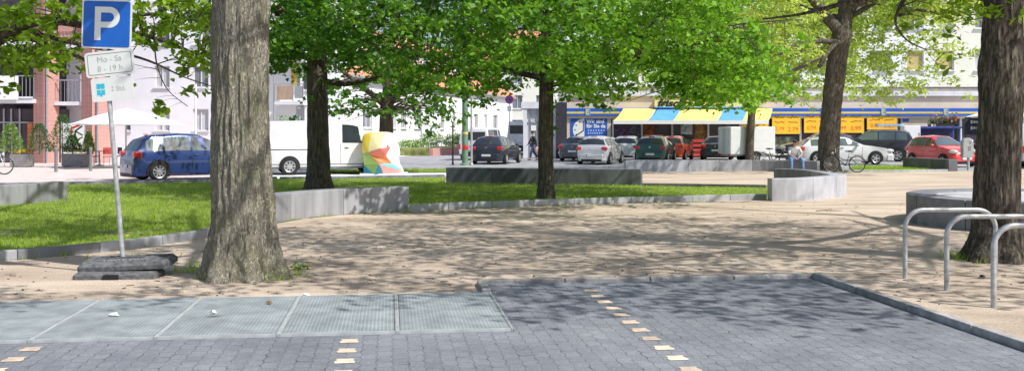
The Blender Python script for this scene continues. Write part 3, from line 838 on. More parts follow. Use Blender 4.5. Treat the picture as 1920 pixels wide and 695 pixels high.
def paver_material():
    m = bpy.data.materials.new('interlocking_pavers'); m.use_nodes = True
    nt = m.node_tree; b = nt.nodes['Principled BSDF']; b.inputs['Roughness'].default_value = 0.8
    tc = nt.nodes.new('ShaderNodeTexCoord')
    sx = nt.nodes.new('ShaderNodeSeparateXYZ'); nt.links.new(tc.outputs['Object'], sx.inputs[0])
    # zig-zag the joints like double-T stones
    pg = nt.nodes.new('ShaderNodeMath'); pg.operation = 'PINGPONG'; pg.inputs[1].default_value = 0.084
    nt.links.new(sx.outputs[1], pg.inputs[0])
    ml = nt.nodes.new('ShaderNodeMath'); ml.operation = 'MULTIPLY'; ml.inputs[1].default_value = 0.22; nt.links.new(pg.outputs[0], ml.inputs[0])
    ad = nt.nodes.new('ShaderNodeMath'); ad.operation = 'ADD'; nt.links.new(sx.outputs[0], ad.inputs[0]); nt.links.new(ml.outputs[0], ad.inputs[1])
    cb = nt.nodes.new('ShaderNodeCombineXYZ'); nt.links.new(sx.outputs[1], cb.inputs[0]); nt.links.new(ad.outputs[0], cb.inputs[1])
    bt = nt.nodes.new('ShaderNodeTexBrick')
    bt.inputs['Color1'].default_value = (0.198, 0.212, 0.24, 1); bt.inputs['Color2'].default_value = (0.235, 0.249, 0.278, 1); bt.inputs['Mortar'].default_value = (0.19, 0.20, 0.22, 1)
    bt.inputs['Scale'].default_value = 1; bt.inputs['Mortar Size'].default_value = .007; bt.inputs['Mortar Smooth'].default_value = .3
    bt.inputs['Brick Width'].default_value = .168; bt.inputs['Row Height'].default_value = .112
    nt.links.new(cb.outputs[0], bt.inputs['Vector'])
    n = nt.nodes.new('ShaderNodeTexNoise'); n.inputs['Scale'].default_value = .9; n.inputs['Detail'].default_value = 9; n.inputs['Roughness'].default_value = .7
    nt.links.new(tc.outputs['Object'], n.inputs['Vector'])
    r = nt.nodes.new('ShaderNodeValToRGB'); r.color_ramp.elements[0].position = .3; r.color_ramp.elements[1].position = .7
    r.color_ramp.elements[0].color = (.70, .70, .72, 1); r.color_ramp.elements[1].color = (1.25, 1.23, 1.2, 1)
    nt.links.new(n.outputs['Fac'], r.inputs['Fac'])
    mm = nt.nodes.new('ShaderNodeMix'); mm.data_type = 'RGBA'; mm.blend_type = 'MULTIPLY'; mm.inputs['Factor'].default_value = 1
    nt.links.new(bt.outputs['Color'], mm.inputs['A']); nt.links.new(r.outputs['Color'], mm.inputs['B'])
    n2 = nt.nodes.new('ShaderNodeTexNoise'); n2.inputs['Scale'].default_value = 60; n2.inputs['Detail'].default_value = 5
    nt.links.new(tc.outputs['Object'], n2.inputs['Vector'])
    r2 = nt.nodes.new('ShaderNodeValToRGB'); r2.color_ramp.elements[0].position = .3; r2.color_ramp.elements[1].position = .7
    r2.color_ramp.elements[0].color = (.7, .7, .7, 1); r2.color_ramp.elements[1].color = (1.2, 1.2, 1.2, 1)
    nt.links.new(n2.outputs['Fac'], r2.inputs['Fac'])
    # joints half filled with sand: dark only here and there
    n3 = nt.nodes.new('ShaderNodeTexNoise'); n3.inputs['Scale'].default_value = 7; n3.inputs['Detail'].default_value = 6
    nt.links.new(tc.outputs['Object'], n3.inputs['Vector'])
    r3 = nt.nodes.new('ShaderNodeValToRGB'); r3.color_ramp.elements[0].position = .52; r3.color_ramp.elements[1].position = .72
    nt.links.new(n3.outputs['Fac'], r3.inputs['Fac'])
    jm = nt.nodes.new('ShaderNodeMath'); jm.operation = 'MULTIPLY'; nt.links.new(bt.outputs['Fac'], jm.inputs[0]); nt.links.new(r3.outputs['Color'], jm.inputs[1])
    m3 = nt.nodes.new('ShaderNodeMix'); m3.data_type = 'RGBA'; m3.inputs['B'].default_value = (.07, .07, .075, 1)
    nt.links.new(jm.outputs[0], m3.inputs['Factor']); nt.links.new(mm.outputs['Result'], m3.inputs['A'])
    mm = m3
    m2 = nt.nodes.new('ShaderNodeMix'); m2.data_type = 'RGBA'; m2.blend_type = 'MULTIPLY'; m2.inputs['Factor'].default_value = .8
    nt.links.new(mm.outputs['Result'], m2.inputs['A']); nt.links.new(r2.outputs['Color'], m2.inputs['B'])
    nt.links.new(m2.outputs['Result'], b.inputs['Base Color'])
    bp = nt.nodes.new('ShaderNodeBump'); bp.inputs['Strength'].default_value = .6; bp.inputs['Distance'].default_value = .01; bp.invert = True
    nt.links.new(bt.outputs['Fac'], bp.inputs['Height']); nt.links.new(bp.outputs['Normal'], b.inputs['Normal'])
    return m

M['sand'] = sand_material()
M['pavers'] = paver_material()
M['lawn'] = mat('lawn_soil', (0.24, 0.27, 0.08), .95, var=.3, scale=3, bump=.4, bscale=30)
M['pale_stone'] = mat('pale_marking_stone', (0.78, 0.62, 0.47), .8, var=.15, scale=12, tint=True)

sheet('ground', [(-400, -60), (400, -60), (400, 700), (-400, 700)], -0.012, M['asphalt'])
sand_poly = [(-30, -10), (30, -10), (40, 20), (40, 41.5), G(1900, 318), G(1780, 321), G(1600, 322), (10, 42.3), G(1165, 322), G(1165, 338), G(1200, 340), G(840, 341), (-5, 33.2), (-30, 28)]
sheet('sand', [(p[0], p[1]) for p in sand_poly], 0.0, M['sand'])
# plaza paving on the left, the road's pale footway in front of the sculpture
sheet('plaza_pavement', [(-60, 33.2), (-17.0, 31.9), (-9.2, 35.6), (-13.5, 45), (-16, 64.4), (-60, 64.4)], -0.008, M['clinker'])
sheet('red_paving_band', [(-14.1, 31.9), (-10.4, 32.6), (-10.9, 36.0), (-14.2, 35.2)], -0.004, M['redpath'])
M['pale_path'] = mat('pale_path_slabs', (.78, .76, .74), .85, var=.06, scale=2)
sheet('footpath', [G(505, 335), G(840, 329), G(840, 324), G(505, 327)], -0.004, M['pale_path'])
sheet('pavement', [(3.2, 61.5), (45, 61.5), (45, 68), (3.2, 68)], -0.006, mat('shop_pavement', (.55, .54, .55), .85, var=.1, scale=1.5))
sheet('far_pavement', [(-11.0, 62), (-9.5, 62.5), (2.2, 108), (-.4, 109)], -0.006, M['pale_path'])

# ---- parking bay, in its own axes (u along the back kerb, v away from the camera)
PK = Matrix.Translation((3.31, 10.88, 0)) @ Matrix.Rotation(R(7.0), 4, 'Z')
def pk(o):
    o.location = (3.31, 10.88, 0); o.rotation_euler = (0, 0, R(7.0)); return o
mb = MB()
mb.add([(-3.62, -2.5, .006), (0, -2.5, .006), (0, 0, .006), (-3.62, 0, .006)], [(0, 1, 2, 3)])
mb.add([(-14, -11, .006), (0, -11, .006), (0, -2.5, .006), (-14, -2.5, .006)], [(0, 1, 2, 3)])
pk(mb.build('parking_bay', M['pavers'], kind='structure'))
def kerb_run(mb, p0, p1, w, h, L=1.0, z0=-.02):
    p0, p1 = Vector(p0), Vector(p1)
    d = p1 - p0; n = max(1, round(d.length / L)); a = math.atan2(d.y, d.x)
    for i in range(n):
        c = p0 + d * ((i + .5) / n)
        mb.tv = rnd.uniform(.8, 1.25)
        mb.box((c.x, c.y, (h + z0) / 2), (d.length / n - .008, w, h - z0), a)
mb = MB()
kerb_run(mb, (-3.70, .045, 0), (.04, .045, 0), .09, .05)
kerb_run(mb, (.045, .0, 0), (.045, -9.0, 0), .09, .07)
kerb_run(mb, (-3.665, -.0, 0), (-3.665, -.6, 0), .09, .05)
pk(mb.build('kerb', M['kerbstone'], tint=True, bevel=.012, kind='structure'))
mb = MB()
for u0, v0, n in ((-2.60, -.56, 20), (-4.93, -2.72, 16), (-7.25, -2.72, 16)):
    for i in range(n):
        mb.tv = rnd.uniform(.65, 1.15)
        w, h = .065, .072
        v = v0 - i * .336; u = u0 + rnd.uniform(-.006, .006)
        pts = [(-w, -h), (0, -h * .94), (w, -h), (w * 1.14, -h * .4), (w * .86, h * .3), (w, h), (0, h * .94), (-w, h), (-w * .86, h * .4), (-w * 1.14, -h * .3)]
        mb.add([(u + a, v + c, .010) for a, c in pts], [tuple(range(10))])
pk(mb.build('road_markings', M['pale_stone'], tint=True, kind='structure'))

# ---- steel grating panels
PW, PD = .93, 1.84
def grate_panel():
    bars = MB()
    n = 30
    for i in range(n):
        x = -PW / 2 + PW * (i + .5) / n
        bars.box((x, 0, .016), (.0075, PD - .05, .018))
    for i in range(56):
        y = -PD / 2 + PD * (i + .5) / 56
        bars.box((0, y, .0195), (PW - .05, .009, .016))
    fr = MB()
    for s in (-1, 1):
        fr.box((s * (PW / 2 - .006), 0, .0165), (.010, PD - .006, .027))
        fr.box((0, s * (PD / 2 - .010), .0165), (PW - .03, .014, .027))
    return bars, fr
glabels = ['steel grating panel at the corner of the paved bay', 'steel grating panel second from the paved bay corner', 'steel grating panel directly in front of the huge trunk',
           'steel grating panel fourth from the paved bay corner, below the rubber foot plates', 'steel grating panel with the parking sign straight behind it',
           'steel grating panel outermost at the picture edge, farthest from the bay']
g0 = None
for i in range(6):
    u = -3.63 - PW * (i + .5); v = -1.565
    w = PK @ Vector((u, v, 0))
    if g0 is None:
        g0 = thing('grate_panel', glabels[0], 'grating', w, R(7.0), 'steel grating panels set in the ground')
        bars, fr = grate_panel()
        bars.build('grid', M['grate'], g0); fr.build('frame', M['grate_edge'], g0)
    else:
        g = copy_tree(g0); g.location = w; g['label'] = glabels[i]
mb = MB()
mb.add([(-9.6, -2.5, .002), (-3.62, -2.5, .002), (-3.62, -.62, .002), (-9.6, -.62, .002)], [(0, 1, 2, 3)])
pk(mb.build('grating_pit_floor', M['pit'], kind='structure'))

# ---- lawn
def world(pp):
    return [G(*p) for p in pp]
edge1 = [(-340, 522), (-180, 508), (0, 490), (110, 480), (205, 471), (300, 459), (390, 445), (450, 432), (480, 425)]
edge2 = [(765, 397), (850, 392), (960, 388), (1100, 383), (1250, 379), (1360, 376), (1438, 374)]
wall2 = [(470, 428), (515, 419), (570, 410), (640, 403), (710, 398), (767, 396)]
lawn = world(edge1 + wall2[1:] + edge2[1:]) + world([(1440, 350), (1300, 348), (1200, 347), (835, 344), (835, 332), (740, 334), (640, 336), (515, 337), (400, 342), (250, 345), (125, 347), (-60, 352), (-320, 362), (-600, 420)])
sheet('lawn', [(p.x, p.y) for p in lawn], 0.012, M['lawn'])
sheet('verge', [(p.x, p.y) for p in world([(600, 325), (760, 322.5), (1010, 322), (1010, 318), (835, 318.5), (600, 321)])], 0.004, M['lawn'])
sheet('corner_verge', [(p.x, p.y) for p in world([(1590, 321), (1680, 321), (1760, 320), (1760, 314), (1600, 312)])], 0.012, M['lawn'])
def inside(p, poly):
    x, y = p; c = False; j = len(poly) - 1
    for i in range(len(poly)):
        xi, yi = poly[i][0], poly[i][1]; xj, yj = poly[j][0], poly[j][1]
        if (yi > y) != (yj > y) and x < (xj - xi) * (y - yi) / (yj - yi) + xi:
            c = not c
        j = i
    return c
def blades(name, pts, h, w, m, z=0.012, tb=0.0):
    pts = np.array(pts); N = len(pts)
    a = nrg.uniform(0, 2 * PI, N); hh = h * nrg.uniform(.5, 1.3, N); ww = w * nrg.uniform(.6, 1.3, N)
    lean = nrg.normal(0, .45, (N, 2)) * hh[:, None]
    V = np.zeros((N, 3, 3))
    V[:, 0, 0] = pts[:, 0] - np.cos(a) * ww; V[:, 0, 1] = pts[:, 1] - np.sin(a) * ww
    V[:, 1, 0] = pts[:, 0] + np.cos(a) * ww; V[:, 1, 1] = pts[:, 1] + np.sin(a) * ww
    V[:, 2, 0] = pts[:, 0] + lean[:, 0]; V[:, 2, 1] = pts[:, 1] + lean[:, 1]; V[:, 2, 2] = hh
    V[:, :, 2] += z
    me = bpy.data.meshes.new(name)
    me.vertices.add(N * 3); me.loops.add(N * 3); me.polygons.add(N)
    me.vertices.foreach_set('co', V.reshape(-1)); me.loops.foreach_set('vertex_index', np.arange(N * 3, dtype=np.int32))
    me.polygons.foreach_set('loop_start', np.arange(0, N * 3, 3, dtype=np.int32)); me.polygons.foreach_set('loop_total', np.full(N, 3, dtype=np.int32))
    t = np.clip(nrg.normal(.5, .2, N) + tb + .25 * np.array([noise.noise(Vector((p[0] * .7, p[1] * .7, 3))) for p in pts]), 0, 1)
    at = me.attributes.new('tint', 'FLOAT', 'POINT'); at.data.foreach_set('value', np.repeat(t, 3).astype(np.float32))
    me.materials.append(m); me.update(calc_edges=True)
    o = bpy.data.objects.new(name, me); C.objects.link(o); o['kind'] = 'stuff'
    return o
lw = [(p.x, p.y) for p in lawn]
xs = [p[0] for p in lw]; ys = [p[1] for p in lw]
pts = []
r_ = random.Random(2)
while len(pts) < 120000:
    y = 11.5 + (r_.random() ** 1.25) * 23.5; x = r_.uniform(max(min(xs), -.56 * y - 1), min(max(xs), .56 * y))
    if inside((x, y), lw) and noise.noise(Vector((x * .8, y * .8, 0))) > -.42 + r_.uniform(-.12, .12):
        pts.append((x, y))
blades('grass', pts, .06, .006, M['grass'])
pts = [(x, y) for x, y in (pts[r_.randrange(len(pts))] for _ in range(2600)) if noise.noise(Vector((x * .5, y * .5, 7))) > .05][:420]
q = leaves('dandelion_flowers', [(x, y, .07) for x, y in pts], np.full(len(pts), .05), M['flower'], None, 'small', 2.0, kind='stuff')
pts = []
v1 = [(p.x, p.y) for p in world([(600, 324.5), (760, 322.5), (1010, 322), (1010, 318), (835, 318.5), (600, 321)])]
v2 = [(p.x, p.y) for p in world([(1590, 321), (1680, 321), (1760, 320), (1760, 314), (1600, 312)])]
for poly in (v1, v2):
    for _ in range(9000):
        x = r_.uniform(min(p[0] for p in poly), max(p[0] for p in poly)); y = r_.uniform(min(p[1] for p in poly), max(p[1] for p in poly))
        if inside((x, y), poly): pts.append((x, y))
blades('verge_grass', pts, .10, .012, M['grass'])
# weeds at the tree feet
pts = []
for (px, py, n, sx, sy) in ((395, 510, 150, .25, .1), (455, 525, 220, .22, .05), (485, 524, 120, .14, .05), (520, 515, 60, .2, .06), (385, 500, 60, .12, .12), (1835, 484, 300, .2, .1), (1890, 490, 500, .25, .09), (1815, 483, 150, .12, .06), (1870, 478, 200, .3, .15), (760, 398, 40, .12, .05), (240, 484, 20, .3, .2)):
    c = G(px, py)
    for _ in range(n): pts.append((c.x + r_.gauss(0, sx), c.y + r_.gauss(0, sy)))
for path, off in ((edge1, .06), (edge2, .06), (wall2, -.04), ([(836, 345), (1080, 349), (1202, 350)], -.05), ([(0, 388), (50, 386), (127, 378)], -.05)):
    for (a0, a1), (b0, b1) in zip(path, path[1:]):
        p0, p1 = G(a0, a1), G(b0, b1); d_ = (p1 - p0); n_ = int(d_.length * 26)
        for _ in range(n_):
            t_ = r_.random(); q_ = p0 + d_ * t_
            if noise.noise(q_ * 1.3) < -.05: continue
            pts.append((q_.x + r_.gauss(0, .03), q_.y - off + r_.gauss(0, .03)))
blades('weeds', pts, .10, .007, M['grass'], z=0.0)
# crumbs of bark and twig on the sand
mb = MB()
for _ in range(900):
    y = 9.2 + r_.random() ** 1.4 * 14; x = r_.uniform(-.52 * y, .55 * y)
    w = PK.inverted() @ Vector((x, y, 0))
    if (w.x < .1 and w.y < .1 and (w.x > -3.8 or w.y < -.6)) or inside((x, y), lw): continue
    a = r_.uniform(0, PI); l = r_.choice((.006, .009, .014, .03)) * r_.uniform(.6, 1.6); t = r_.uniform(.004, .009)
    mb.box((x, y, t * .5), (l * 2, t * 1.6, t), a)
mb.build('twig_litter', mat('bark_crumbs', (.10, .07, .045), .9, var=.4, scale=30), kind='stuff')

# ------------------------------------------------------------------ seat walls and edgings
def wall_run(name, label, path, th, h, m, L=1.1, side=1, tints=None, smooth=True, cat='seat wall', z0=-.03, group=None, bevel=.012):
    """blocks laid along a path; th grows to the far side"""
    pts = [np.array((p[0], p[1])) for p in path]
    if smooth and len(pts) > 2:
        pts = [q for q in catmull(pts, 8)]
    seg = [np.linalg.norm(pts[i + 1] - pts[i]) for i in range(len(pts) - 1)]
    tot = sum(seg)
    def at(s):
        for i, d in enumerate(seg):
            if s <= d or i == len(seg) - 1:
                return pts[i] + (pts[i + 1] - pts[i]) * (s / d if d else 0)
            s -= d
    n = max(1, round(tot / L))
    mb = MB()
    for i in range(n):
        mb.tv = tints[i % len(tints)] if tints else rnd.uniform(.86, 1.14)
        a0, a1 = tot * i / n + .003, tot * (i + 1) / n - .003
        K = 4
        ring = [at(lerp(a0, a1, k / K)) for k in range(K + 1)]
        outer = []
        for k, p in enumerate(ring):
            d = ring[min(k + 1, K)] - ring[max(k - 1, 0)]; d /= np.linalg.norm(d)
            outer.append(p + side * th * np.array((-d[1], d[0])))
        poly = ring + outer[::-1]
        if side < 0: poly = poly[::-1]
        mb.prism(poly, z0, h)
    o = mb.build(name, m, tint=True, bevel=bevel)
    tag(o, label, cat, group)
    return o
wall_run('seat_wall', 'curved pale grey seat wall beside the huge trunk on the lawn edge', world(wall2), .42, .5, M['wall_streak'], 1.35, tints=[.72, .9, 1.0, 1.2])
e = wall_run('lawn_edging', 'low stone edging of the lawn behind the parking sign', world(edge1[:-1]), .10, .13, M['wall_light'], 1.0, tints=[.5, .95, .55, 1.0, .8, .95, .6], cat='edging')
e = wall_run('lawn_edging', 'low pale stone edging in front of the slim central tree', world(edge2), .10, .14, M['wall_light'], 1.0, tints=[1.0, 1.1, .95, 1.15], cat='edging')
wall_run('seat_wall', 'short dark streaked seat wall on the lawn at the picture edge', [G(-200, 400), G(-60, 392), G(50, 384), G(127, 376)], .45, .46, M['wall_streak'], 1.3, tints=[.6, .85, .7])
p = [G(1447, 377), G(1500, 376.5), G(1550, 372.5), G(1588, 366.5)]
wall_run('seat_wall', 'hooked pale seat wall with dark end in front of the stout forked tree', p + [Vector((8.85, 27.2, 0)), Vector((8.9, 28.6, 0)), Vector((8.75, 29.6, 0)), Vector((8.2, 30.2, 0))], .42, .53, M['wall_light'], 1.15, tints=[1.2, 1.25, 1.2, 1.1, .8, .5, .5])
wall_run('seat_wall', 'long dark seat wall behind the slim central tree', [G(836, 343.5), G(960, 346), G(1080, 347.5), G(1202, 349)], .45, .51, M['wall_dark'], 1.4, tints=[1.35, .9, .8, 1.0, .75])  # tree shade over this wall is put into its dark stone colour
wall_run('lawn_edging', 'low dark edging joining the dark seat wall and the hooked wall', [G(1204, 349.5), G(1320, 351), G(1436, 353)], .1, .10, M['wall_dark'], 1.0, tints=[.9, .8], cat='edging')
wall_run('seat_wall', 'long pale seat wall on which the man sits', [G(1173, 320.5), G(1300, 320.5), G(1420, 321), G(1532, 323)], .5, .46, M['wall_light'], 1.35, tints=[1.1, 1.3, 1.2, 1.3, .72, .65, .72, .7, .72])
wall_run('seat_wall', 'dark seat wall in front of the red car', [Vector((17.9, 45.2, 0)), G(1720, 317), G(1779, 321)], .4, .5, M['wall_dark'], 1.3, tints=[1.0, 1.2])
wall_run('lawn_edging', 'pale curved edging of the grass corner behind the standing bicycle', [G(1585, 322.5), G(1680, 322.5), G(1740, 322), G(1778, 321.3)], .15, .09, M['wall_light'], 1.2, tints=[1.2, 1.1], cat='edging')
wall_run('lawn_edging', 'thin grey edging of the lawn in front of the blue car', [G(-300, 353), G(0, 349.5), G(125, 346.5), G(250, 344.2), G(400, 341), G(520, 336)], .16, .10, M['wall_dark'], 1.2, tints=[1.6, 1.9], cat='edging')
wall_run('lawn_edging', 'thin pale edging of the lawn beside the coloured sculpture', [G(524, 336), G(640, 335), G(740, 333.2), G(834, 331.5)], .14, .09, M['wall_dark'], 1.2, tints=[1.4, 1.6], cat='edging')
M['wall_mid'] = mat('shaded_grey_stone', (.22, .225, .245), .75, var=.15, scale=5, bump=.15, bscale=40, tint=True)  # darker grey carries the shade on the plinth side
# round plinth at the right
rt = thing('round_plinth', 'round stone seat with shaded side and pale top behind the metal hoops', 'plinth', (9.55, 17.5, 0))
mb = MB(); N = 48
for i in range(12):
    mb.tv = rnd.uniform(.85, 1.15)
    a0, a1 = 2 * PI * i / 12 + .003, 2 * PI * (i + 1) / 12 - .003
    arc = [(2.38 * math.cos(lerp(a0, a1, k / 5)), 2.38 * math.sin(lerp(a0, a1, k / 5))) for k in range(6)]
    inn = [(1.9 * math.cos(lerp(a0, a1, k / 5)), 1.9 * math.sin(lerp(a0, a1, k / 5))) for k in range(6)]
    mb.prism(arc + inn[::-1], -.03, .5)
mb.build('ring', M['wall_mid'], rt, tint=True, bevel=.015)
mb = MB(); mb.lathe([(1.89, -.02), (1.89, .47), (1.6, .485), (0.02, .49)], 48)
mb.build('top_slab', mat('plinth_top', (.52, .51, .52), .8, var=.15, scale=3), rt, smooth=30)
# ------------------------------------------------------------------ metal hoops
def hoop():
    pts = []
    w, h, r = 1.0, .755, .2
    pts.append((0, 0, -.05)); pts.append((0, 0, h - r))
    for k in range(1, 8): a = PI - PI / 2 * k / 8; pts.append((r + r * math.cos(a), 0, h - r + r * math.sin(a)))
    pts.append((r, 0, h)); pts.append((w - r, 0, h))
    for k in range(1, 8): a = PI / 2 - PI / 2 * k / 8; pts.append((w - r + r * math.cos(a), 0, h - r + r * math.sin(a)))
    pts.append((w, 0, h - r)); pts.append((w, 0, -.05))
    mb = MB(); mb.tube(pts, .0255, 14)
    return mb
h0 = None
for (px, py, lab) in ((1697, 521, 'metal bicycle hoop farthest back, beside the round plinth'), (1775, 544, 'middle metal bicycle hoop of the three'), (1863, 576, 'metal bicycle hoop closest to the viewer, cut off by the picture edge')):
    g = G(px, py)
    if h0 is None:
        h0 = hoop().build('bicycle_hoop', M['steel'], smooth=60); o = h0
    else:
        o = h0.copy(); C.objects.link(o)
    tag(o, lab, 'bike rack', 'metal bicycle hoops'); o.location = g

# ------------------------------------------------------------------ parking sign
def rounded(w, h, r, k=5):
    pts = []
    for cx, cy, a0 in ((w / 2 - r, h / 2 - r, 0), (-w / 2 + r, h / 2 - r, 90), (-w / 2 + r, -h / 2 + r, 180), (w / 2 - r, -h / 2 + r, 270)):
        for i in range(k + 1):
            a = R(a0 + 90 * i / k); pts.append((cx + r * math.cos(a), cy + r * math.sin(a)))
    return pts
def plate(mb, w, h, r, y0, y1):
    p = rounded(w, h, r); n = len(p)
    mb.add([(a, y0, b) for a, b in p] + [(a, y1, b) for a, b in p], [tuple(range(n)), tuple(range(n, 2 * n))[::-1]] + [(i, n + i, n + (i + 1) % n, (i + 1) % n) for i in range(n)])
sb = G(233, 481, .2); sb.z = 0
sg = thing('parking_sign', 'tilted blue parking sign on a grey pole in rubber foot plates', 'sign', (sb.x, sb.y, .0))
sg.rotation_euler = (0, R(-4.9), 0)
mb = MB(); mb.tube([(0, 0, .06), (0, 0, 3.05)], .027, 14); mb.build('pole', M['steel'], sg, smooth=60)
def sub(name, loc, tilt, mats, mbf, parent=sg):
    mb = MB(); mbf(mb)
    o = mb.build(name, mats, parent); o.location = loc; o.rotation_euler = (0, R(tilt), 0); return o
# main panel
sp = sub('sign_panel', (0.06, -.035, 2.84), 4.9 + 1.6, [M['sign_white']], lambda q: plate(q, .565, .555, .03, -.004, .004))
sub('panel_field', (0, -.006, 0), 0, [M['sign_blue']], lambda q: plate(q, .527, .517, .022, -.0015, .001), sp)
def pglyph(q):
    y = -.0105
    def strip(pts_out, pts_in):
        n = len(pts_out)
        q.add([(a, y, b) for a, b in pts_out] + [(a, y, b) for a, b in pts_in], [(i, i + 1, n + i + 1, n + i) for i in range(n - 1)])
    x0, x1 = -.135, -.065; zb, zt = -.185, .195
    q.add([(x0, y, zb), (x1, y, zb), (x1, y, zt), (x0, y, zt)], [(0, 1, 2, 3)])
    ro, ri = .118, .052; cx, cz = .03, zt - ro
    o = [(x1, zt)] + [(cx + ro * math.cos(a), cz + ro * math.sin(a)) for a in [PI / 2 - PI * k / 16 for k in range(17)]] + [(x1, zt - 2 * ro)]
    i_ = [(x1, zt - ro + ri)] + [(cx + ri * math.cos(a), cz + ri * math.sin(a)) for a in [PI / 2 - PI * k / 16 for k in range(17)]] + [(x1, zt - ro - ri)]
    strip(o, i_)
sub('letter', (0, 0, 0), 0, [M['sign_white']], pglyph, sp)
s2 = sub('hours_plate', (0.055, -.034, 2.395), 4.9 - 6.0, [M['sign_white']], lambda q: plate(q, .555, .285, .035, -.004, .004))
def border(q):
    a = rounded(.50, .235, .022); b_ = rounded(.488, .223, .018); n = len(a)
    q.add([(x, -.0055, z) for x, z in a] + [(x, -.0055, z) for x, z in b_], [(i, (i + 1) % n, n + (i + 1) % n, n + i) for i in range(n)])
sub('border_line', (0, 0, 0), 0, [M['sign_line']], border, s2)
text_mesh('letters', 'Mo - Sa', M['faded'], s2, (0, -.006, .05), (PI / 2, 0, 0), .092, .0005)
text_mesh('letters', '8 - 19 h', M['faded'], s2, (0, -.006, -.055), (PI / 2, 0, 0), .092, .0005)
s3 = sub('disc_plate', (0.06, -.034, 2.105), 4.9 - 5.0, [M['sign_white']], lambda q: plate(q, .475, .265, .03, -.004, .004))
def disc(q):
    for x in (-.155, -.105):
        for z in (.035, -.035):
            q.add([(x - .021, -.006, z - .029), (x + .021, -.006, z - .029), (x + .021, -.006, z + .029), (x - .021, -.006, z + .029)], [(0, 1, 2, 3)])
    for x, z, w, h in ((-.13, .05, .012, .03), (-.13, -.05, .012, .03)):
        q.add([(x - w, -.0058, z - h), (x + w, -.0058, z - h), (x + w, -.0058, z + h * .2), (x - w, -.0058, z + h * .2)], [(0, 1, 2, 3)])
sub('parking_disc', (0, 0, .005), 0, [M['cyan']], disc, s3)
text_mesh('letters', '2 Std.', M['faded'], s3, (.07, -.006, 0), (PI / 2, 0, 0), .075, .0004)
for z in (3.02, 2.62, 2.46, 2.30, 2.17, 2.02):
    mb = MB(); mb.lathe([(.031, -.014), (.036, -.012), (.036, .012), (.031, .014)], 14); o = mb.build('clamp', M['steel'], sg, smooth=40); o.location = (0, 0, z)
# rubber feet
def foot(cut):
    mb = MB()
    w, d, h = (.90, .42, .075) if cut else (1.0, .46, .085)
    outer = rounded(w, d, .06)
    n = len(outer)
    top = [(a * .93, b * .74 + .02) for a, b in outer]
    mb.add([(a, b, .0) for a, b in outer] + [(a, b, .045) for a, b in outer] + [(a, b, h) for a, b in top],
           [(i, (i + 1) % n, n + (i + 1) % n, n + i) for i in range(n)] + [(n + i, n + (i + 1) % n, 2 * n + (i + 1) % n, 2 * n + i) for i in range(n)] + [tuple(range(2 * n, 3 * n)), tuple(range(n))[::-1]])
    for x in (-.3, -.1, .1, .3):
        mb.box((x, .05, h + .004), (.14, .05, .012))
    mb.box((0, .07, h + .006), (.2, .10, .016))
    return mb
lo = thing('foot_plate', 'lower rubber foot plate lying on the sand under the parking sign', 'sign base', (sb.x + .03, sb.y - .20, .0), R(5))
foot(1).build('body', M['rubber'], lo)
mb = MB(); mb.box((-.03, -.226, .03), (.16, .02, .055)); mb.build('handle_slot', M['black'], lo)
up_ = thing('foot_plate', 'upper tilted rubber foot plate that holds the sign pole', 'sign base', (sb.x + .07, sb.y - .05, .105), R(-3))
up_.rotation_euler = (R(5), R(-2.0), R(3))
foot(0).build('body', M['rubber'], up_)
mb = MB()
mb.box((-.24, .12, .086), (.2, .05, .012)); mb.box((.40, .10, .084), (.06, .09, .014)); mb.build('handle_slot', M['black'], up_)
text_mesh('embossed_letters', 'START CELLE', mat('worn_rubber', (.26, .265, .27), .8, var=.2, scale=20), up_, (0, -.10, .090), (0, 0, 0), .085, .004, bold=.002)

# ------------------------------------------------------------------ little things on the ground
def scrap(px, py, label, col, s=.06, z=.004, name='paper_scrap', cat='litter'):
    c = G(px, py)
    mb = MB(); n = 7
    for k in range(2):
        pts = [(math.cos(2 * PI * i / n) * s * rnd.uniform(.5, 1.1), math.sin(2 * PI * i / n) * s * rnd.uniform(.4, .8), z + .003 + rnd.uniform(0, .018) * (k + .3)) for i in range(n)]
        mb.add(pts + [(0, 0, z + .02 + .01 * k)], [(i, (i + 1) % n, n) for i in range(n)])
    o = mb.build(name, col); o.location = (c.x, c.y, 0)
    return tag(o, label, cat)
wp = mat('white_paper', (.8, .8, .78), .7, var=.05)
scrap(412, 529, 'crumpled white paper at the foot of the huge trunk', wp, .09)
scrap(213, 598, 'white paper scrap on the grating near the parking sign', wp, .05, .03)
scrap(400, 593, 'small white paper scrap on the grating in front of the huge trunk', wp, .035, .03)
scrap(1438, 528, 'white paper scrap on the back kerb of the paved bay', wp, .05, .05)
scrap(1490, 430, 'white paper scrap lying in the middle of the sand', wp, .05)
scrap(573, 555, 'pale scrap on the sand by the grating edge', wp, .05)
scrap(968, 388, 'white scrap against the low edging by the central tree', wp, .05)
scrap(330, 507, 'small yellow wrapper on the sand beside the foot plates', mat('yellow_wrapper', (.7, .55, .03), .5), .04)
scrap(505, 575, 'dry brown leaf lying on the grating', mat('dry_leaf', (.25, .14, .06), .8, var=.3), .035, .03, 'dry_leaf', 'leaf')
scrap(1842, 521, 'dark crushed can between the metal hoops', mat('crushed_can', (.05, .04, .045), .5, var=.3), .05, .012, 'crushed_can')
c = G(1553, 396); mb = MB(); mb.tube([(-.25, 0, .012), (-.05, .03, .02), (.1, 0, .016), (.3, .04, .012)], [.008, .01, .008, .004], 6)
o = mb.build('fallen_stick', M['bark_brown']); o.location = c; tag(o, 'dark fallen stick on the bright sand', 'stick')
c = G(563, 505)
wd = thing('weed_clump', 'small green weed clump just beside the huge trunk foot', 'plant', c)
leaves('leaf_cluster', nrg.normal(size=(90, 3)) * np.array([.065, .05, .025]) + np.array([0, 0, .045]), np.full(90, .045), M['leaf_bush'], wd, 'small')
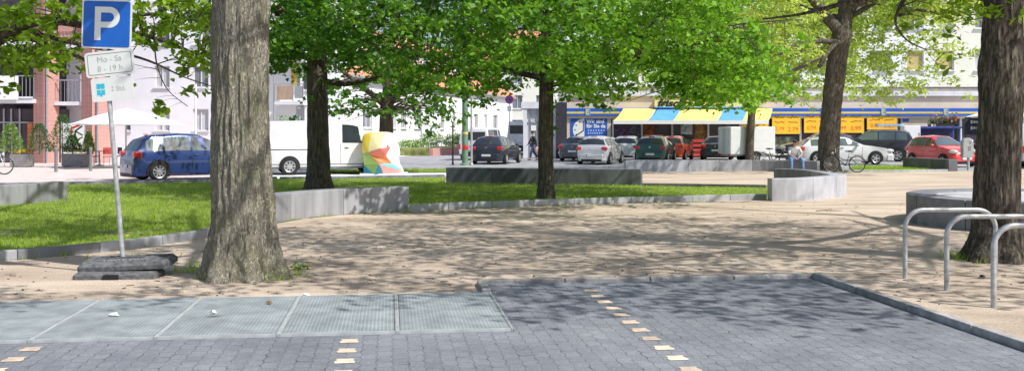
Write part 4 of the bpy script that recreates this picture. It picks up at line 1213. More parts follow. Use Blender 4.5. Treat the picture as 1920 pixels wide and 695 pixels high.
mb = MB(); mb.tube([(0, 0, -.01), (0, 0, .05)], .006, 5); mb.build('stem', M['leaf_bush'], wd)

# ------------------------------------------------------------------ coloured sculpture
def sculpture():
    # px, py on the photo at about 38 m distance -> local frame, facets of a cut glass-fibre block
    Y = 38.6
    o = P(720, 327, Y); o.z = 0
    s = thing('sculpture', 'large faceted sculpture painted yellow, green, orange and white', 'sculpture', (o.x, Y, 0))
    pal = {'y': (.85, .62, .04), 'w': (.86, .85, .80), 'ly': (.86, .80, .40), 'g': (.22, .42, .10), 'o': (.85, .26, .10), 'r': (.80, .20, .16), 't': (.02, .26, .36), 'c': (.25, .70, .80), 'p': (.85, .42, .36), 'l': (.72, .66, .82), 'lg': (.42, .60, .14)}
    keys = list(pal)
    mats = [mat('sculpture_' + {'y': 'yellow', 'w': 'white', 'ly': 'pale_yellow', 'g': 'green', 'o': 'orange', 'r': 'coral', 't': 'teal', 'c': 'cyan', 'p': 'pink', 'l': 'lilac', 'lg': 'light_green'}[k], pal[k], .35, var=.08, scale=1.5) for k in keys]
    def L(px, py, d):
        q = P(px, py, Y); return (q.x - o.x, d, max(0, q.z))
    V = [L(680, 252, -.3), L(700, 246, -.5), L(727, 246, -.55), L(745, 252, -.4), L(748, 262, -.45), L(737, 275, -.75), L(755, 286, -.55), L(750, 300, -.5), L(741, 306, -.7), L(762, 320, -.45),
         L(757, 326, -.5), L(694, 286, -.75), L(718, 279, -.95), L(728, 290, -.8), L(716, 306, -.85), L(681, 287, -.45), L(684, 307, -.5), L(684, 327, -.55), L(707, 327, -.65), L(722, 327, -.6), L(730, 288, -.5),
         # back points
         L(685, 252, .7), L(735, 250, .8), L(745, 290, .7), L(748, 327, .8), L(684, 327, .7), L(690, 285, .8)]
    Fc = [((0, 1, 11), 'y'), ((0, 11, 15), 'y'), ((1, 2, 12), 'ly'), ((1, 12, 11), 'ly'), ((2, 3, 5), 'w'), ((2, 5, 12), 'w'), ((3, 4, 5), 'l'), ((12, 5, 13), 'r'), ((11, 12, 13), 'r'), ((11, 13, 8), 'o'), ((11, 8, 14), 'o'),
          ((13, 5, 6), 'w'), ((13, 6, 7), 'w'), ((13, 7, 8), 'w'), ((15, 11, 14), 'g'), ((15, 14, 16), 'lg'), ((16, 14, 18), 'g'), ((16, 18, 17), 't'), ((14, 8, 9), 'c'), ((14, 9, 19), 'p'), ((14, 19, 18), 't'), ((9, 10, 19), 'p'),
          ((7, 9, 8), 'w'), ((7, 24, 9), 'w'), ((9, 24, 10), 'p'), ((6, 23, 7), 'l'), ((7, 23, 24), 'w'), ((4, 22, 23), 'w'), ((4, 23, 6), 'w'), ((5, 4, 6), 'w'), ((3, 22, 4), 'l'), ((2, 22, 3), 'w'), ((1, 21, 22), 'ly'), ((1, 22, 2), 'ly'),
          ((0, 21, 1), 'y'), ((0, 26, 21), 'y'), ((0, 15, 26), 'y'), ((15, 25, 26), 'lg'), ((15, 16, 25), 'g'), ((16, 17, 25), 't'), ((21, 26, 23), 'o'), ((21, 23, 22), 'y'), ((26, 25, 24), 'g'), ((26, 24, 23), 'g')]
    mb = MB()
    mb.v = V; mb.t = [1.0] * len(V)
    for f, k in Fc:
        mb.f.append(list(f)); mb.m.append(keys.index(k))
    o_ = mb.build('body', mats, s)
    cr = o_.data.attributes.new('crease_edge', 'FLOAT', 'EDGE'); cr.data.foreach_set('value', [.38] * len(o_.data.edges))
    md = o_.modifiers.new('round', 'SUBSURF'); md.levels = md.render_levels = 3
    o_.data.polygons.foreach_set('use_smooth', [True] * len(o_.data.polygons))
    q = MB(); q.ball((L(732, 273, -.8)), (.035, .03, .025)); q.build('eye', M['ink'], s)
    q = MB(); q.box((0, .1, .02), (1.7, 1.5, .08)); q.build('base', M['grey_slab'], s)
sculpture()

# ------------------------------------------------------------------ posts, poles, bollards, parasols
def pole(name, label, cat, loc, h, r, m, extra=None, group=None):
    t = thing(name, label, cat, loc, 0, group)
    mb = MB(); mb.tube([(0, 0, -.03), (0, 0, h * .5), (0, 0, h)], [r, r * .93, r * .85], 12); mb.build('shaft', m, t, smooth=60)
    mb = MB(); mb.lathe([(r * 1.5, -.02), (r * 1.5, .05), (r * 1.1, .09)], 14); mb.build('base', m, t, smooth=40)
    if extra: extra(t)
    return t
g = G(872, 309)
def lampx(t):
    mb = MB(); mb.lathe([(.155, 1.55), (.158, 1.56), (.158, 1.66), (.155, 1.67)], 14, cap=False); o = mb.build('yellow_band', M['yellow'], t, smooth=40)
    mb = MB(); mb.lathe([(.17, .78), (.172, .79), (.172, .98), (.17, .99)], 14, cap=False); mb.build('reflector_band', M['red_lamp'], t, smooth=40)
    mb = MB(); mb.tube([(0, 0, 8.0), (0, -.3, 8.5), (0, -1.0, 8.75), (0, -1.6, 8.7)], .05, 8); mb.build('arm', M['green_pole'], t, smooth=60)
    mb = MB(); mb.ball((0, -1.8, 8.68), (.16, .38, .1)); mb.build('lamp_head', M['steel'], t, smooth=60)
pole('street_lamp', 'thick green lamp post behind the dark hatchback', 'lamp post', g, 8.1, .16, M['green_pole'], lampx)
pole('post', 'slim silver post between the lamp post and the dark hatchback', 'post', G(884, 309), 3.8, .06, M['steel'])
pole('post', 'thin brown stake beside the street in front of the hedge', 'post', G(849, 308.5), 2.2, .045, M['bark_brown'])
pole('post', 'thin grey pole standing before the hedge railing', 'post', P(790, 286, 76).xy.to_3d(), 2.0, .06, M['steel'])
def nostop(t):
    mb = MB(); mb.lathe([(.3, -.012), (.3, .012)], 28, 'Y', (0, -.08, 4.0)); o = mb.build('disc', M['sign_blue'], t)
    mb = MB(); mb.lathe([(.3, 0), (.25, 0), (.25, -.006), (.3, -.006), (.3, 0)], 28, 'Y', (0, -.095, 4.0), cap=False)
    for a in (45, -45): mb.box((0, -.1, 4.0), (.5, .008, .06), Matrix.Rotation(R(a), 3, 'Y'))
    mb.build('red_ring', M['red_lamp'], t)
    mb = MB(); mb.box((0, -.07, 3.35), (.3, .02, .4)); mb.build('plate', M['sign_white'], t)
pole('road_sign', 'round blue and red no stopping sign on a thin pole', 'sign', Vector(((955 - CX) / FOC * 70, 70, 0)), 4.35, .04, M['steel'], nostop)
def facadepipe(t): pass
pole('flagpole', 'thin white pole before the pale facade behind the blue car', 'pole', Vector(((367 - CX) / FOC * 60, 60, 0)), 4.6, .07, M['white'])
bo = None
for px, py, lab in ((105, 322, 'slim grey bollard between the planters'), (170, 320, 'grey bollard nearest the cafe parasol')):
    mb = MB(); mb.lathe([(.065, -.03), (.065, .9), (.075, .92), (.075, .96), (.05, 1.0), (.01, 1.01)], 14)
    o = mb.build('bollard', mat('bollard_grey', (.2, .2, .21), .6, var=.1), smooth=40); o.location = G(px, py); tag(o, lab, 'bollard', 'bollards on the plaza')
# parking ticket machine
g = G(1813, 319)
t = thing('ticket_machine', 'grey round topped ticket machine in front of the red car', 'ticket machine', g)
mb = MB(); mb.tube([(.06, 0, -.02), (.06, 0, .75)], .055, 12); mb.build('post', M['steel'], t, smooth=50)
mb = MB(); pr = [(-.23, .55), (.23, .55), (.23, 1.2)] + [(.23 * math.cos(PI * k / 10), 1.2 + .2 * math.sin(PI * k / 10)) for k in range(1, 10)] + [(-.23, 1.2)]
n = len(pr); mb.add([(a, -.14, b) for a, b in pr] + [(a, .14, b) for a, b in pr], [tuple(range(n)), tuple(range(n, 2 * n))[::-1]] + [(i, n + i, n + (i + 1) % n, (i + 1) % n) for i in range(n)])
mb.build('housing', mat('machine_grey', (.42, .44, .45), .5, .2), t, bevel=.02)
mb = MB(); mb.box((.08, -.145, 1.2), (.07, .01, .1)); mb.box((.05, -.145, .95), (.12, .01, .2)); mb.build('panel', M['planter'], t)

def parasol(label, loc, w, d, z_edge, z_top, rot=0, skirt=.15, mast=True, m=None, segs=4):
    t = thing('parasol', label, 'parasol', loc, rot)
    m = m or M['canvas']
    mb = MB()
    cor = [(-w / 2, -d / 2), (0, -d / 2), (w / 2, -d / 2), (w / 2, 0), (w / 2, d / 2), (0, d / 2), (-w / 2, d / 2), (-w / 2, 0)]
    vs = [(0, 0, z_top)]
    for s, zz in ((.5, .46), (1, 1)):
        vs += [(x * s, y * s, lerp(z_top, z_edge, zz) - (.05 if s == 1 and i % 2 == 0 else 0)) for i, (x, y) in enumerate(cor)]
    vs += [(x, y, z_edge - skirt) for x, y in cor]
    fs = [(0, 1 + i, 1 + (i + 1) % 8) for i in range(8)] + [(1 + i, 9 + i, 9 + (i + 1) % 8, 1 + (i + 1) % 8) for i in range(8)] + [(9 + i, 17 + i, 17 + (i + 1) % 8, 9 + (i + 1) % 8) for i in range(8)]
    mb.add(vs, fs); mb.build('canopy', m, t)
    mb = MB(); mb.tube([(0, 0, 0), (0, 0, z_top)], .035, 10); mb.build('mast', M['steel'], t, smooth=60)
    mb = MB(); mb.lathe([(.3, 0), (.3, .06), (.05, .1)], 16); mb.build('base', M['planter'], t)
    mb = MB()
    for x, y in cor: mb.tube([(0, 0, z_top - .3), (x * .97, y * .97, z_edge - .03)], .012, 5)
    mb.build('ribs', M['steel'], t)
    return t
parasol('big white cafe parasol over the terrace by the brick building', Vector((-18.0, 46, 0)), 4.2, 3.9, 2.05, 2.78, R(38), .06)
parasol('white parasol over the dark stall behind the dark trunk', Vector((29.7, 58, 0)), 4.6, 3.5, 2.62, 3.45, 0, .1)
# ------------------------------------------------------------------ vehicles
PROF = {
 'hatch': dict(top=[(0, .50), (.012, .60), (.03, .67), (.085, .90), (.15, .975), (.33, 1.0), (.50, .975), (.71, .665), (.80, .63), (.92, .56), (.975, .47), (1, .38)],
               belt=.63, cab=(.05, .71), side=[(.10, .20), (.215, .40), (.415, .655)], rear=(.034, .088), front=(.515, .70), tail=.56, wb=(.175, .815)),
 'mpv': dict(top=[(0, .46), (.012, .56), (.03, .63), (.085, .88), (.15, .96), (.36, 1.0), (.52, .985), (.78, .66), (.86, .61), (.94, .55), (.98, .46), (1, .38)],
               belt=.61, cab=(.05, .78), side=[(.095, .22), (.235, .44), (.455, .72)], rear=(.034, .088), front=(.55, .765), tail=.56, wb=(.185, .83)),
 'estate': dict(top=[(0, .50), (.012, .60), (.03, .66), (.11, .90), (.17, .965), (.36, 1.0), (.50, .985), (.68, .69), (.78, .65), (.92, .58), (.975, .48), (1, .38)],
               belt=.64, cab=(.05, .68), side=[(.12, .22), (.235, .40), (.415, .63)], rear=(.034, .11), front=(.52, .67), tail=.56, wb=(.185, .80)),
 'sedan': dict(top=[(0, .50), (.012, .62), (.03, .67), (.14, .70), (.25, .93), (.32, .985), (.42, 1.0), (.52, .975), (.69, .69), (.78, .66), (.92, .58), (.975, .48), (1, .38)],
               belt=.65, cab=(.14, .69), side=[(.255, .41), (.425, .64)], rear=(.15, .25), front=(.535, .68), tail=.58, wb=(.20, .81)),
 'suv': dict(top=[(0, .50), (.012, .60), (.025, .66), (.07, .92), (.12, .98), (.36, 1.0), (.54, .98), (.70, .70), (.79, .66), (.92, .61), (.975, .52), (1, .42)],
               belt=.66, cab=(.04, .70), side=[(.085, .21), (.225, .41), (.425, .65)], rear=(.03, .075), front=(.555, .69), tail=.58, wb=(.185, .81)),
 'van': dict(top=[(0, .88), (.008, .95), (.03, .985), (.30, 1.0), (.62, .995), (.70, .97), (.84, .60), (.92, .54), (.97, .47), (1, .38)],
               belt=.56, cab=(.0, .84), side=[(.585, .832)], rear=None, front=(.72, .825), tail=.5, wb=(.20, .81)),
}
PROF['minibus'] = dict(PROF['van'], side=[(.05, .30), (.32, .56), (.60, .80)], rear=(.0, .0))

def wheel(parent, loc, r, w, side, spokes=5, rimr=.66, rimm=None):
    o = bpy.data.objects.new('wheel', None); C.objects.link(o); o.parent = parent; o.location = loc
    mb = MB()
    mb.lathe([(r * rimr, -w / 2), (r * .93, -w / 2), (r, -w * .36), (r, w * .36), (r * .93, w / 2), (r * rimr, w / 2)], 28, 'Y', cap=False)
    mb.lathe([(.01, -w * .1 * side - .002), (r * rimr * .99, -w * .1 * side)], 20, 'Y', cap=False)
    mb.build('tyre', M['tyre'], o, smooth=40)
    q = MB(); y = side * w * .44
    q.lathe([(r * rimr, y - side * .06), (r * rimr, y), (r * rimr * .86, y - side * .02), (r * rimr * .84, y - side * .06)], 28, 'Y', cap=False)
    for k in range(spokes):
        a = 2 * PI * k / spokes
        q.box((math.cos(a) * r * rimr * .5, y - side * .025, math.sin(a) * r * rimr * .5), (r * rimr * .86, .025, r * (.9 / spokes + .06)), Matrix.Rotation(-a, 3, 'Y'))
    q.lathe([(r * .16, y - side * .03), (r * .15, y), (r * .05, y + side * .004)], 14, 'Y')
    q.build('rim', rimm or M['rim'], o, smooth=40)
    return o

def car(name, label, cat, kind, pm, dims, loc, head, group=None, wheel_r=.31, plate_front=False, spokes=5, dark_low=True, roofrail=False, door_glass=True, small=False, headcol=None, glass=None):
    L, W, H = dims
    S = PROF[kind]
    t = thing(name, label, cat, loc, head, group)
    zb0 = .17 if kind not in ('van', 'minibus', 'suv') else .24
    van = kind in ('van', 'minibus')
    hw = W / 2
    plan = [(0, .84), (.03, .93), (.10, .985), (.25, 1.0), (.72, 1.0), (.90, .94), (.97, .84), (1, .72)] if not van else [(0, .97), (.03, 1), (.8, 1), (.92, .95), (.98, .86), (1, .78)]
    tum = .30 if not van else .14
    def ring(u):
        w = interp(plan, u) * hw
        zt = interp(S['top'], u) * H
        zb = zb0 + (.10 if u < .02 or u > .985 else 0)
        be = min(S['belt'] * H, zt - .025)
        k = max(0, min(1, (zt - be - .025) / (.30 * H)))
        wr = w * (1 - tum * k) - .015
        return [(0, zb), (w * .86, zb), (w * .965, zb + .09), (w, zb + .5 * (be - zb)), (w * (.975 - .01 * k), be), (wr, zt - .06 * k - .008), (wr - .10 * (k * .8 + .2) - .02, zt - .012 * k), (0, zt + .02)]
    def pt(u, v, s=1, d=0.0):
        v = max(0.0, min(7.0, v)); i = min(6, int(v)); f = v - i
        def raw(u, v):
            v = max(0.0, min(7.0, v)); i = min(6, int(v)); f = v - i
            a = ring(max(0, min(1, u))); 
            return Vector((-L / 2 + L * u, lerp(a[i][0], a[i + 1][0], f), lerp(a[i][1], a[i + 1][1], f)))
        p = raw(u, v)
        if d:
            du = raw(u + .004, v) - raw(u - .004, v); fm = i + .5
            dv = raw(u, min(7, i + .95)) - raw(u, i + .05)
            n = dv.cross(du)
            if n.length > 1e-9:
                n.normalize()
                if n.y < -0.001 or (abs(n.y) < .3 and n.z < 0 and i > 3): n = -n
                p = p + n * d
        return Vector((p.x, p.y * s, p.z))
    us = sorted(set([q[0] for q in S['top']] + [q[0] for q in plan] + [.2, .28, .42, .58, .64, .86]))
    mb = MB(); vs, fs = [], []
    for u in us:
        rr = ring(u); x = -L / 2 + L * u
        full = rr + [(-a, b_) for a, b_ in rr[-2:0:-1]]
        vs += [(x, a, b_) for a, b_ in full]
    n = 14
    for i in range(len(us) - 1):
        for k in range(n):
            k2 = (k + 1) % n
            fs.append((i * n + k, (i + 1) * n + k, (i + 1) * n + k2, i * n + k2))
    fs.append(tuple(range(n))); fs.append(tuple(range((len(us) - 1) * n, len(us) * n))[::-1])
    mb.add(vs, fs)
    body = mb.build('body', pm, t, smooth=38)
    def patch(mb, ua, ub, v0, v1, s, nu=4, nv=2, d=.006, va=None):
        vs = []
        for j in range(nv + 1):
            v = lerp(v0, v1, j / nv)
            for i in range(nu + 1):
                vs.append(pt(lerp(ua, ub, i / nu), v, s, d))
        fs = [(j * (nu + 1) + i, j * (nu + 1) + i + 1, (j + 1) * (nu + 1) + i + 1, (j + 1) * (nu + 1) + i) for j in range(nv) for i in range(nu)]
        if s > 0: fs = [f[::-1] for f in fs]
        mb.add(vs, fs)
    gm = glass or M['glass']
    for s in (-1, 1):
        for (ua, ub) in S['side']:
            q = MB(); patch(q, ua, ub, 4.08, 4.93, s, 6, 2); q.build('side_window', M['rearglass'] if van else gm, t, smooth=50)
        # door seams
        q = MB()
        seams = [S['side'][0][1] + .01, S['side'][-1][1] + (.03 if not van else .015)] + ([S['side'][1][1] + .008] if len(S['side']) > 2 else []) + ([S['side'][0][0] - .015] if van else [])
        for u in seams:
            patch(q, u, u + .003, 1.9, 4.0, s, 1, 4, .003)
        patch(q, seams[0], seams[1], 1.86, 1.92, s, 4, 1, .003)
        if van: patch(q, .06, .47, 3.55, 3.62, s, 4, 1, .004)
        q.build('door_seams', M['black'], t)
        for (ua, ub) in S['side'][-2:]:
            q = MB(); p = pt(lerp(ua, ub, .12), 3.72, s, .012); q.box(p, (.15, .03, .03)); q.build('door_handle', pm if not van else M['black'], t, bevel=.006)
        p = pt(S['side'][-1][1] - .02, 4.05, s)
        q = MB(); q.ball((p.x, p.y + s * .11, p.z + .06), (.07, .10, .075), 10, 7); q.build('mirror', pm if not van else M['black'], t, smooth=60)
        # wheels
        for u in S['wb']:
            xw = -L / 2 + L * u
            q = MB(); yy = hw * .90
            q.lathe([(wheel_r * 1.20, yy - .12), (wheel_r * 1.20, hw * 1.004), (wheel_r * 1.1, hw * 1.008), (.02, hw * 1.006)], 28, 'Y', (xw, 0, wheel_r + .01), cap=False)
            if s < 0:
                q.v = [(a, -b_, c_) for a, b_, c_ in q.v]
            q.v = [(a, b_, max(c_, zb0 - .02)) for a, b_, c_ in q.v]
            q.build('wheel_arch', M['black'], t)
            wheel(t, (xw, s * (hw - .045), wheel_r), wheel_r, .19, s, spokes)
        # lamps
        uu = .012
        zt = S['tail'] * H
        if van:
            q = MB(); q.box((-L / 2 + .03, s * hw * .91, .42 * H), (.08, .13, .32)); q.build('tail_lamp', M['red_lamp'], t, bevel=.02)
        else:
            q = MB()
            q.box((-L / 2 + .13, s * hw * .80, zt), (.27, .28, .19 if kind != 'mpv' else .23)); q.build('tail_lamp', M['red_lamp'], t, bevel=.05)
        if van:
            q = MB(); patch(q, .02, .74, 1.05, 2.25, s, 10, 2, .012); q.build('sill_shading', M['planter'], t)  # grey strip painted as the shading low on the van side
        q = MB(); q.ball((L / 2 - .20, s * hw * .70, .485 * H), (.25, .21, .11), 12, 8); q.build('headlight', M['clear_lamp'], t, smooth=60)
    q = MB()
    if S['rear'] and S['rear'][1] > 0:
        for s in (-1, 1): patch(q, S['rear'][0], S['rear'][1], 5.25, 7.0, s, 4, 3)
    elif S['rear']:
        q.box((-L / 2 - .003, 0, .74 * H), (.02, W * .74, .25 * H))
    elif van:
        for s in (-1, 1): q.box((-L / 2 - .003, s * W * .2, .74 * H), (.02, W * .3, .2 * H))
    q.build('rear_window', M['rearglass'], t, smooth=50)
    q = MB()
    for s in (-1, 1): patch(q, S['front'][0], S['front'][1], 5.2, 7.0, s, 6, 3)
    q.build('windscreen', gm, t, smooth=50)
    # bumpers, grille, plates
    for e, nm in ((-1, 'rear_bumper'), (1, 'front_bumper')):
        q = MB()
        pl = [(-hw * .93, -.34), (-hw * .90, -.08), (-hw * .72, .03), (0, .06), (hw * .72, .03), (hw * .90, -.08), (hw * .93, -.34), (0, -.34)]
        poly = [(e * (L / 2 + b_), a) for a, b_ in pl]
        if e > 0: poly = poly[::-1]
        q.prism(poly, zb0 + .02, .36 * H if not van else .27 * H); q.build(nm, pm if not (van or dark_low == 'all') else M['black'], t, bevel=.03)
        q = MB(); q.prism([(a * 1.0 + e * .006, b_ * .9) for a, b_ in poly], zb0 - .02, zb0 + .12); q.build('lower_lip', M['black'], t, bevel=.02)
    q = MB(); q.box((L / 2 + .03, 0, .40 * H), (.05, W * .42, .085)); q.build('grille', M['black'], t, bevel=.01)
    zp = .33 * H if kind in ('hatch', 'mpv', 'suv') else .42 * H
    q = MB(); q.box((-L / 2 - .062, 0, zp - .02 if kind != 'van' else .2 * H), (.012, .52, .11)); o = q.build('number_plate', M['plate'], t)
    q = MB(); q.box((-L / 2 - .068, .235, zp - .02 if kind != 'van' else .2 * H), (.006, .045, .105)); q.build('plate_band', M['blue_band'], o)
    q = MB(); q.box((L / 2 + .066, 0, .27 * H), (.012, .52, .11)); q.build('number_plate', M['plate'], t)
    if not van:
        q = MB(); q.lathe([(.05, -.012), (.05, 0)], 14, 'X', (-L / 2 + .01, 0, .58 * H)); q.build('badge', M['chrome'], t)
        q = MB(); q.box((-L / 2 + L * S['top'][4][0] - .02, 0, .985 * H), (.06, .3, .02)); q.build('brake_light', M['red_lamp'], t)
    if roofrail:
        for s in (-1, 1):
            q = MB(); q.tube([pt(u, 5.7, s, .03) for u in (.16, .25, .35, .45, .52)], .016, 6); q.build('roof_rail', M['black'], t)
    return t
CARS = 'cars parked around the square'
def by_wheel(px, py, head, L, W, kind, u):
    """root position so that the near-side wheel u stands where the photo shows it"""
    g = G(px, py)
    l = Vector((-L / 2 + L * u, -W / 2 + .07, 0))
    return g - Matrix.Rotation(head, 3, 'Z') @ l
# blue people carrier
hd = R(38)
car('parked_car', 'dark blue people carrier with bright alloy wheels half behind the huge trunk', 'car', 'mpv', paint('blue_metallic', (.025, .055, .20), .25), (4.27, 1.78, 1.60), by_wheel(297, 340, hd, 4.27, 1.78, 'mpv', .185), hd, CARS, .33, spokes=9)
hd = R(18)
car('parked_van', 'white delivery van behind the dark trunk and the sculpture', 'van', 'van', mat('van_white', (.74, .74, .75), .4, var=.06, scale=1.2), (5.25, 1.97, 2.08), by_wheel(543, 328, hd, 5.25, 1.97, 'van', .20), hd, None, .33, spokes=8)
def at_px(px, Y): return Vector(((px - CX) / FOC * Y, Y, 0))
car('parked_car', 'near black hatchback with bright red tail lamps beside the lamp post', 'car', 'hatch', paint('midnight_paint', (.03, .034, .05), .2), (4.2, 1.77, 1.47), at_px(932, 53), R(75), CARS, .31)
car('parked_van', 'white people van with dark rear window behind the lamp post', 'van', 'minibus', mat('van_white_b', (.70, .70, .72), .4, var=.05), (4.8, 1.9, 1.95), at_px(906, 61), R(78), None, .32)
car('parked_van', 'tall pale blue white van partly hidden by the grey pavilion', 'van', 'minibus', mat('van_pale', (.62, .66, .72), .4, var=.05), (5.2, 2.0, 2.55), at_px(984, 77), R(80), None, .34)
car('parked_car', 'silver small hatchback with round tail lamps, second row by the dark seat wall', 'car', 'hatch', paint('silver_paint', (.62, .62, .65), .3), (3.9, 1.66, 1.47), at_px(1127, 52.3), R(70), CARS, .30)
car('parked_car', 'dark grey saloon half hidden behind the silver hatchback', 'car', 'sedan', paint('graphite_paint', (.11, .115, .14), .3), (4.4, 1.72, 1.42), at_px(1090, 58.5), R(72), CARS, .31)
car('parked_car', 'light silver car whose nose pokes out beside the dark gap by the pavilion', 'car', 'hatch', paint('pale_silver', (.58, .60, .62), .5), (4.0, 1.7, 1.38), at_px(1108, 63), R(181), CARS, .30)
car('parked_car', 'white hatchback between the silver and the green cars', 'car', 'hatch', paint('white_silver', (.66, .67, .68), .2), (4.0, 1.7, 1.45), at_px(1180, 60.5), R(74), CARS, .30)
car('parked_car', 'dark green hatchback behind the pale seat wall', 'car', 'hatch', paint('bottle_green', (.02, .09, .075), .2), (4.1, 1.73, 1.46), at_px(1230, 56), R(72), CARS, .31)
car('parked_car', 'orange red small car beside the green hatchback', 'car', 'hatch', paint('orange_red', (.74, .10, .04), .0), (3.7, 1.65, 1.46), at_px(1266, 60.5), R(70), CARS, .30)
car('parked_car', 'black car with red tail lamps half hidden by the white trailer', 'car', 'sedan', paint('black_paint', (.025, .025, .035), .15), (4.4, 1.76, 1.44), at_px(1345, 61), R(75), CARS, .31)
car('parked_car', 'white estate car behind the stout forked trunk', 'car', 'estate', paint('pure_white', (.74, .74, .76), .0), (4.75, 1.8, 1.45), at_px(1580, 51.5), R(-4), CARS, .32, roofrail=True)
car('parked_car', 'black car behind the man, only its roof shows over the white estate', 'car', 'estate', paint('ink_black', (.03, .03, .04), .15), (4.6, 1.8, 1.62), at_px(1532, 58), R(175), CARS, .31)
car('parked_car', 'dark violet black off-roader behind the white estate, facing the other way', 'car', 'suv', paint('dark_violet', (.045, .04, .075), .2), (4.6, 1.85, 1.80), at_px(1636, 57.5), R(155), CARS, .36, roofrail=True)
car('parked_car', 'bright red small car facing the viewer beside the ticket machine', 'car', 'hatch', paint('bright_red', (.74, .05, .06), .0), (3.6, 1.62, 1.5), at_px(1765, 48.5), R(-76), CARS, .29)
car('parked_van', 'white and blue van cut off by the picture edge behind the right trunk', 'van', 'van', mat('van_white_c', (.68, .69, .71), .4, var=.05), (4.9, 1.95, 2.05), Vector((25.7, 46, 0)), R(3), None, .33)
# box trailer
t = thing('box_trailer', 'white closed box trailer with grey rear doors behind the slim tree', 'trailer', at_px(1400, 55), R(14))
mb = MB(); mb.box((0, 0, 1.2), (2.7, 1.5, 1.52)); mb.build('box', mat('trailer_white', (.78, .78, .78), .4, var=.03), t, bevel=.04)
mb = MB()
for s in (-1, 1): mb.box((-1.362, s * .365, 1.2), (.03, .70, 1.44))
mb.build('rear_door', mat('trailer_grey', (.66, .68, .66), .5, var=.06), t, bevel=.01)
mb = MB()
for s in (-1, 1): mb.tube([(-1.39, s * .12, .55), (-1.39, s * .12, 1.85)], .014, 6)
for s in (-1, 1):
    for z in (.7, 1.2, 1.7): mb.box((-1.385, s * .7, z), (.02, .1, .05))
mb.build('door_bars', M['steel'], t)
mb = MB(); mb.box((0, 0, .40), (2.6, 1.2, .07)); mb.tube([(1.3, .4, .4), (2.5, 0, .42)], .04, 6); mb.tube([(1.3, -.4, .4), (2.5, 0, .42)], .04, 6); mb.build('chassis', M['steel'], t)
mb = MB(); mb.lathe([(.04, 0), (.05, .1), (.03, .25)], 10, 'Z', (2.5, 0, .02)); mb.tube([(2.45, 0, 0), (2.45, 0, .5)], .03, 8); mb.build('jockey_wheel', M['black'], t)
for s in (-1, 1):
    wheel(t, (.1, s * .82, .28), .28, .16, s, 5)
    mb = MB(); mb.lathe([(.34, -.1), (.35, -.1), (.35, .1), (.34, .1)], 24, 'Y', (.1, s * .82, .28), cap=False); mb.v = [v for v in mb.v]; mb.f = [f for f in mb.f if all(mb.v[i][2] > .3 for i in f)]; mb.m = [0] * len(mb.f); mb.build('mudguard', M['black'], t)
    mb = MB(); mb.box((-1.36, s * .62, .43), (.05, .2, .09)); mb.build('tail_lamp', M['red_lamp'], t)

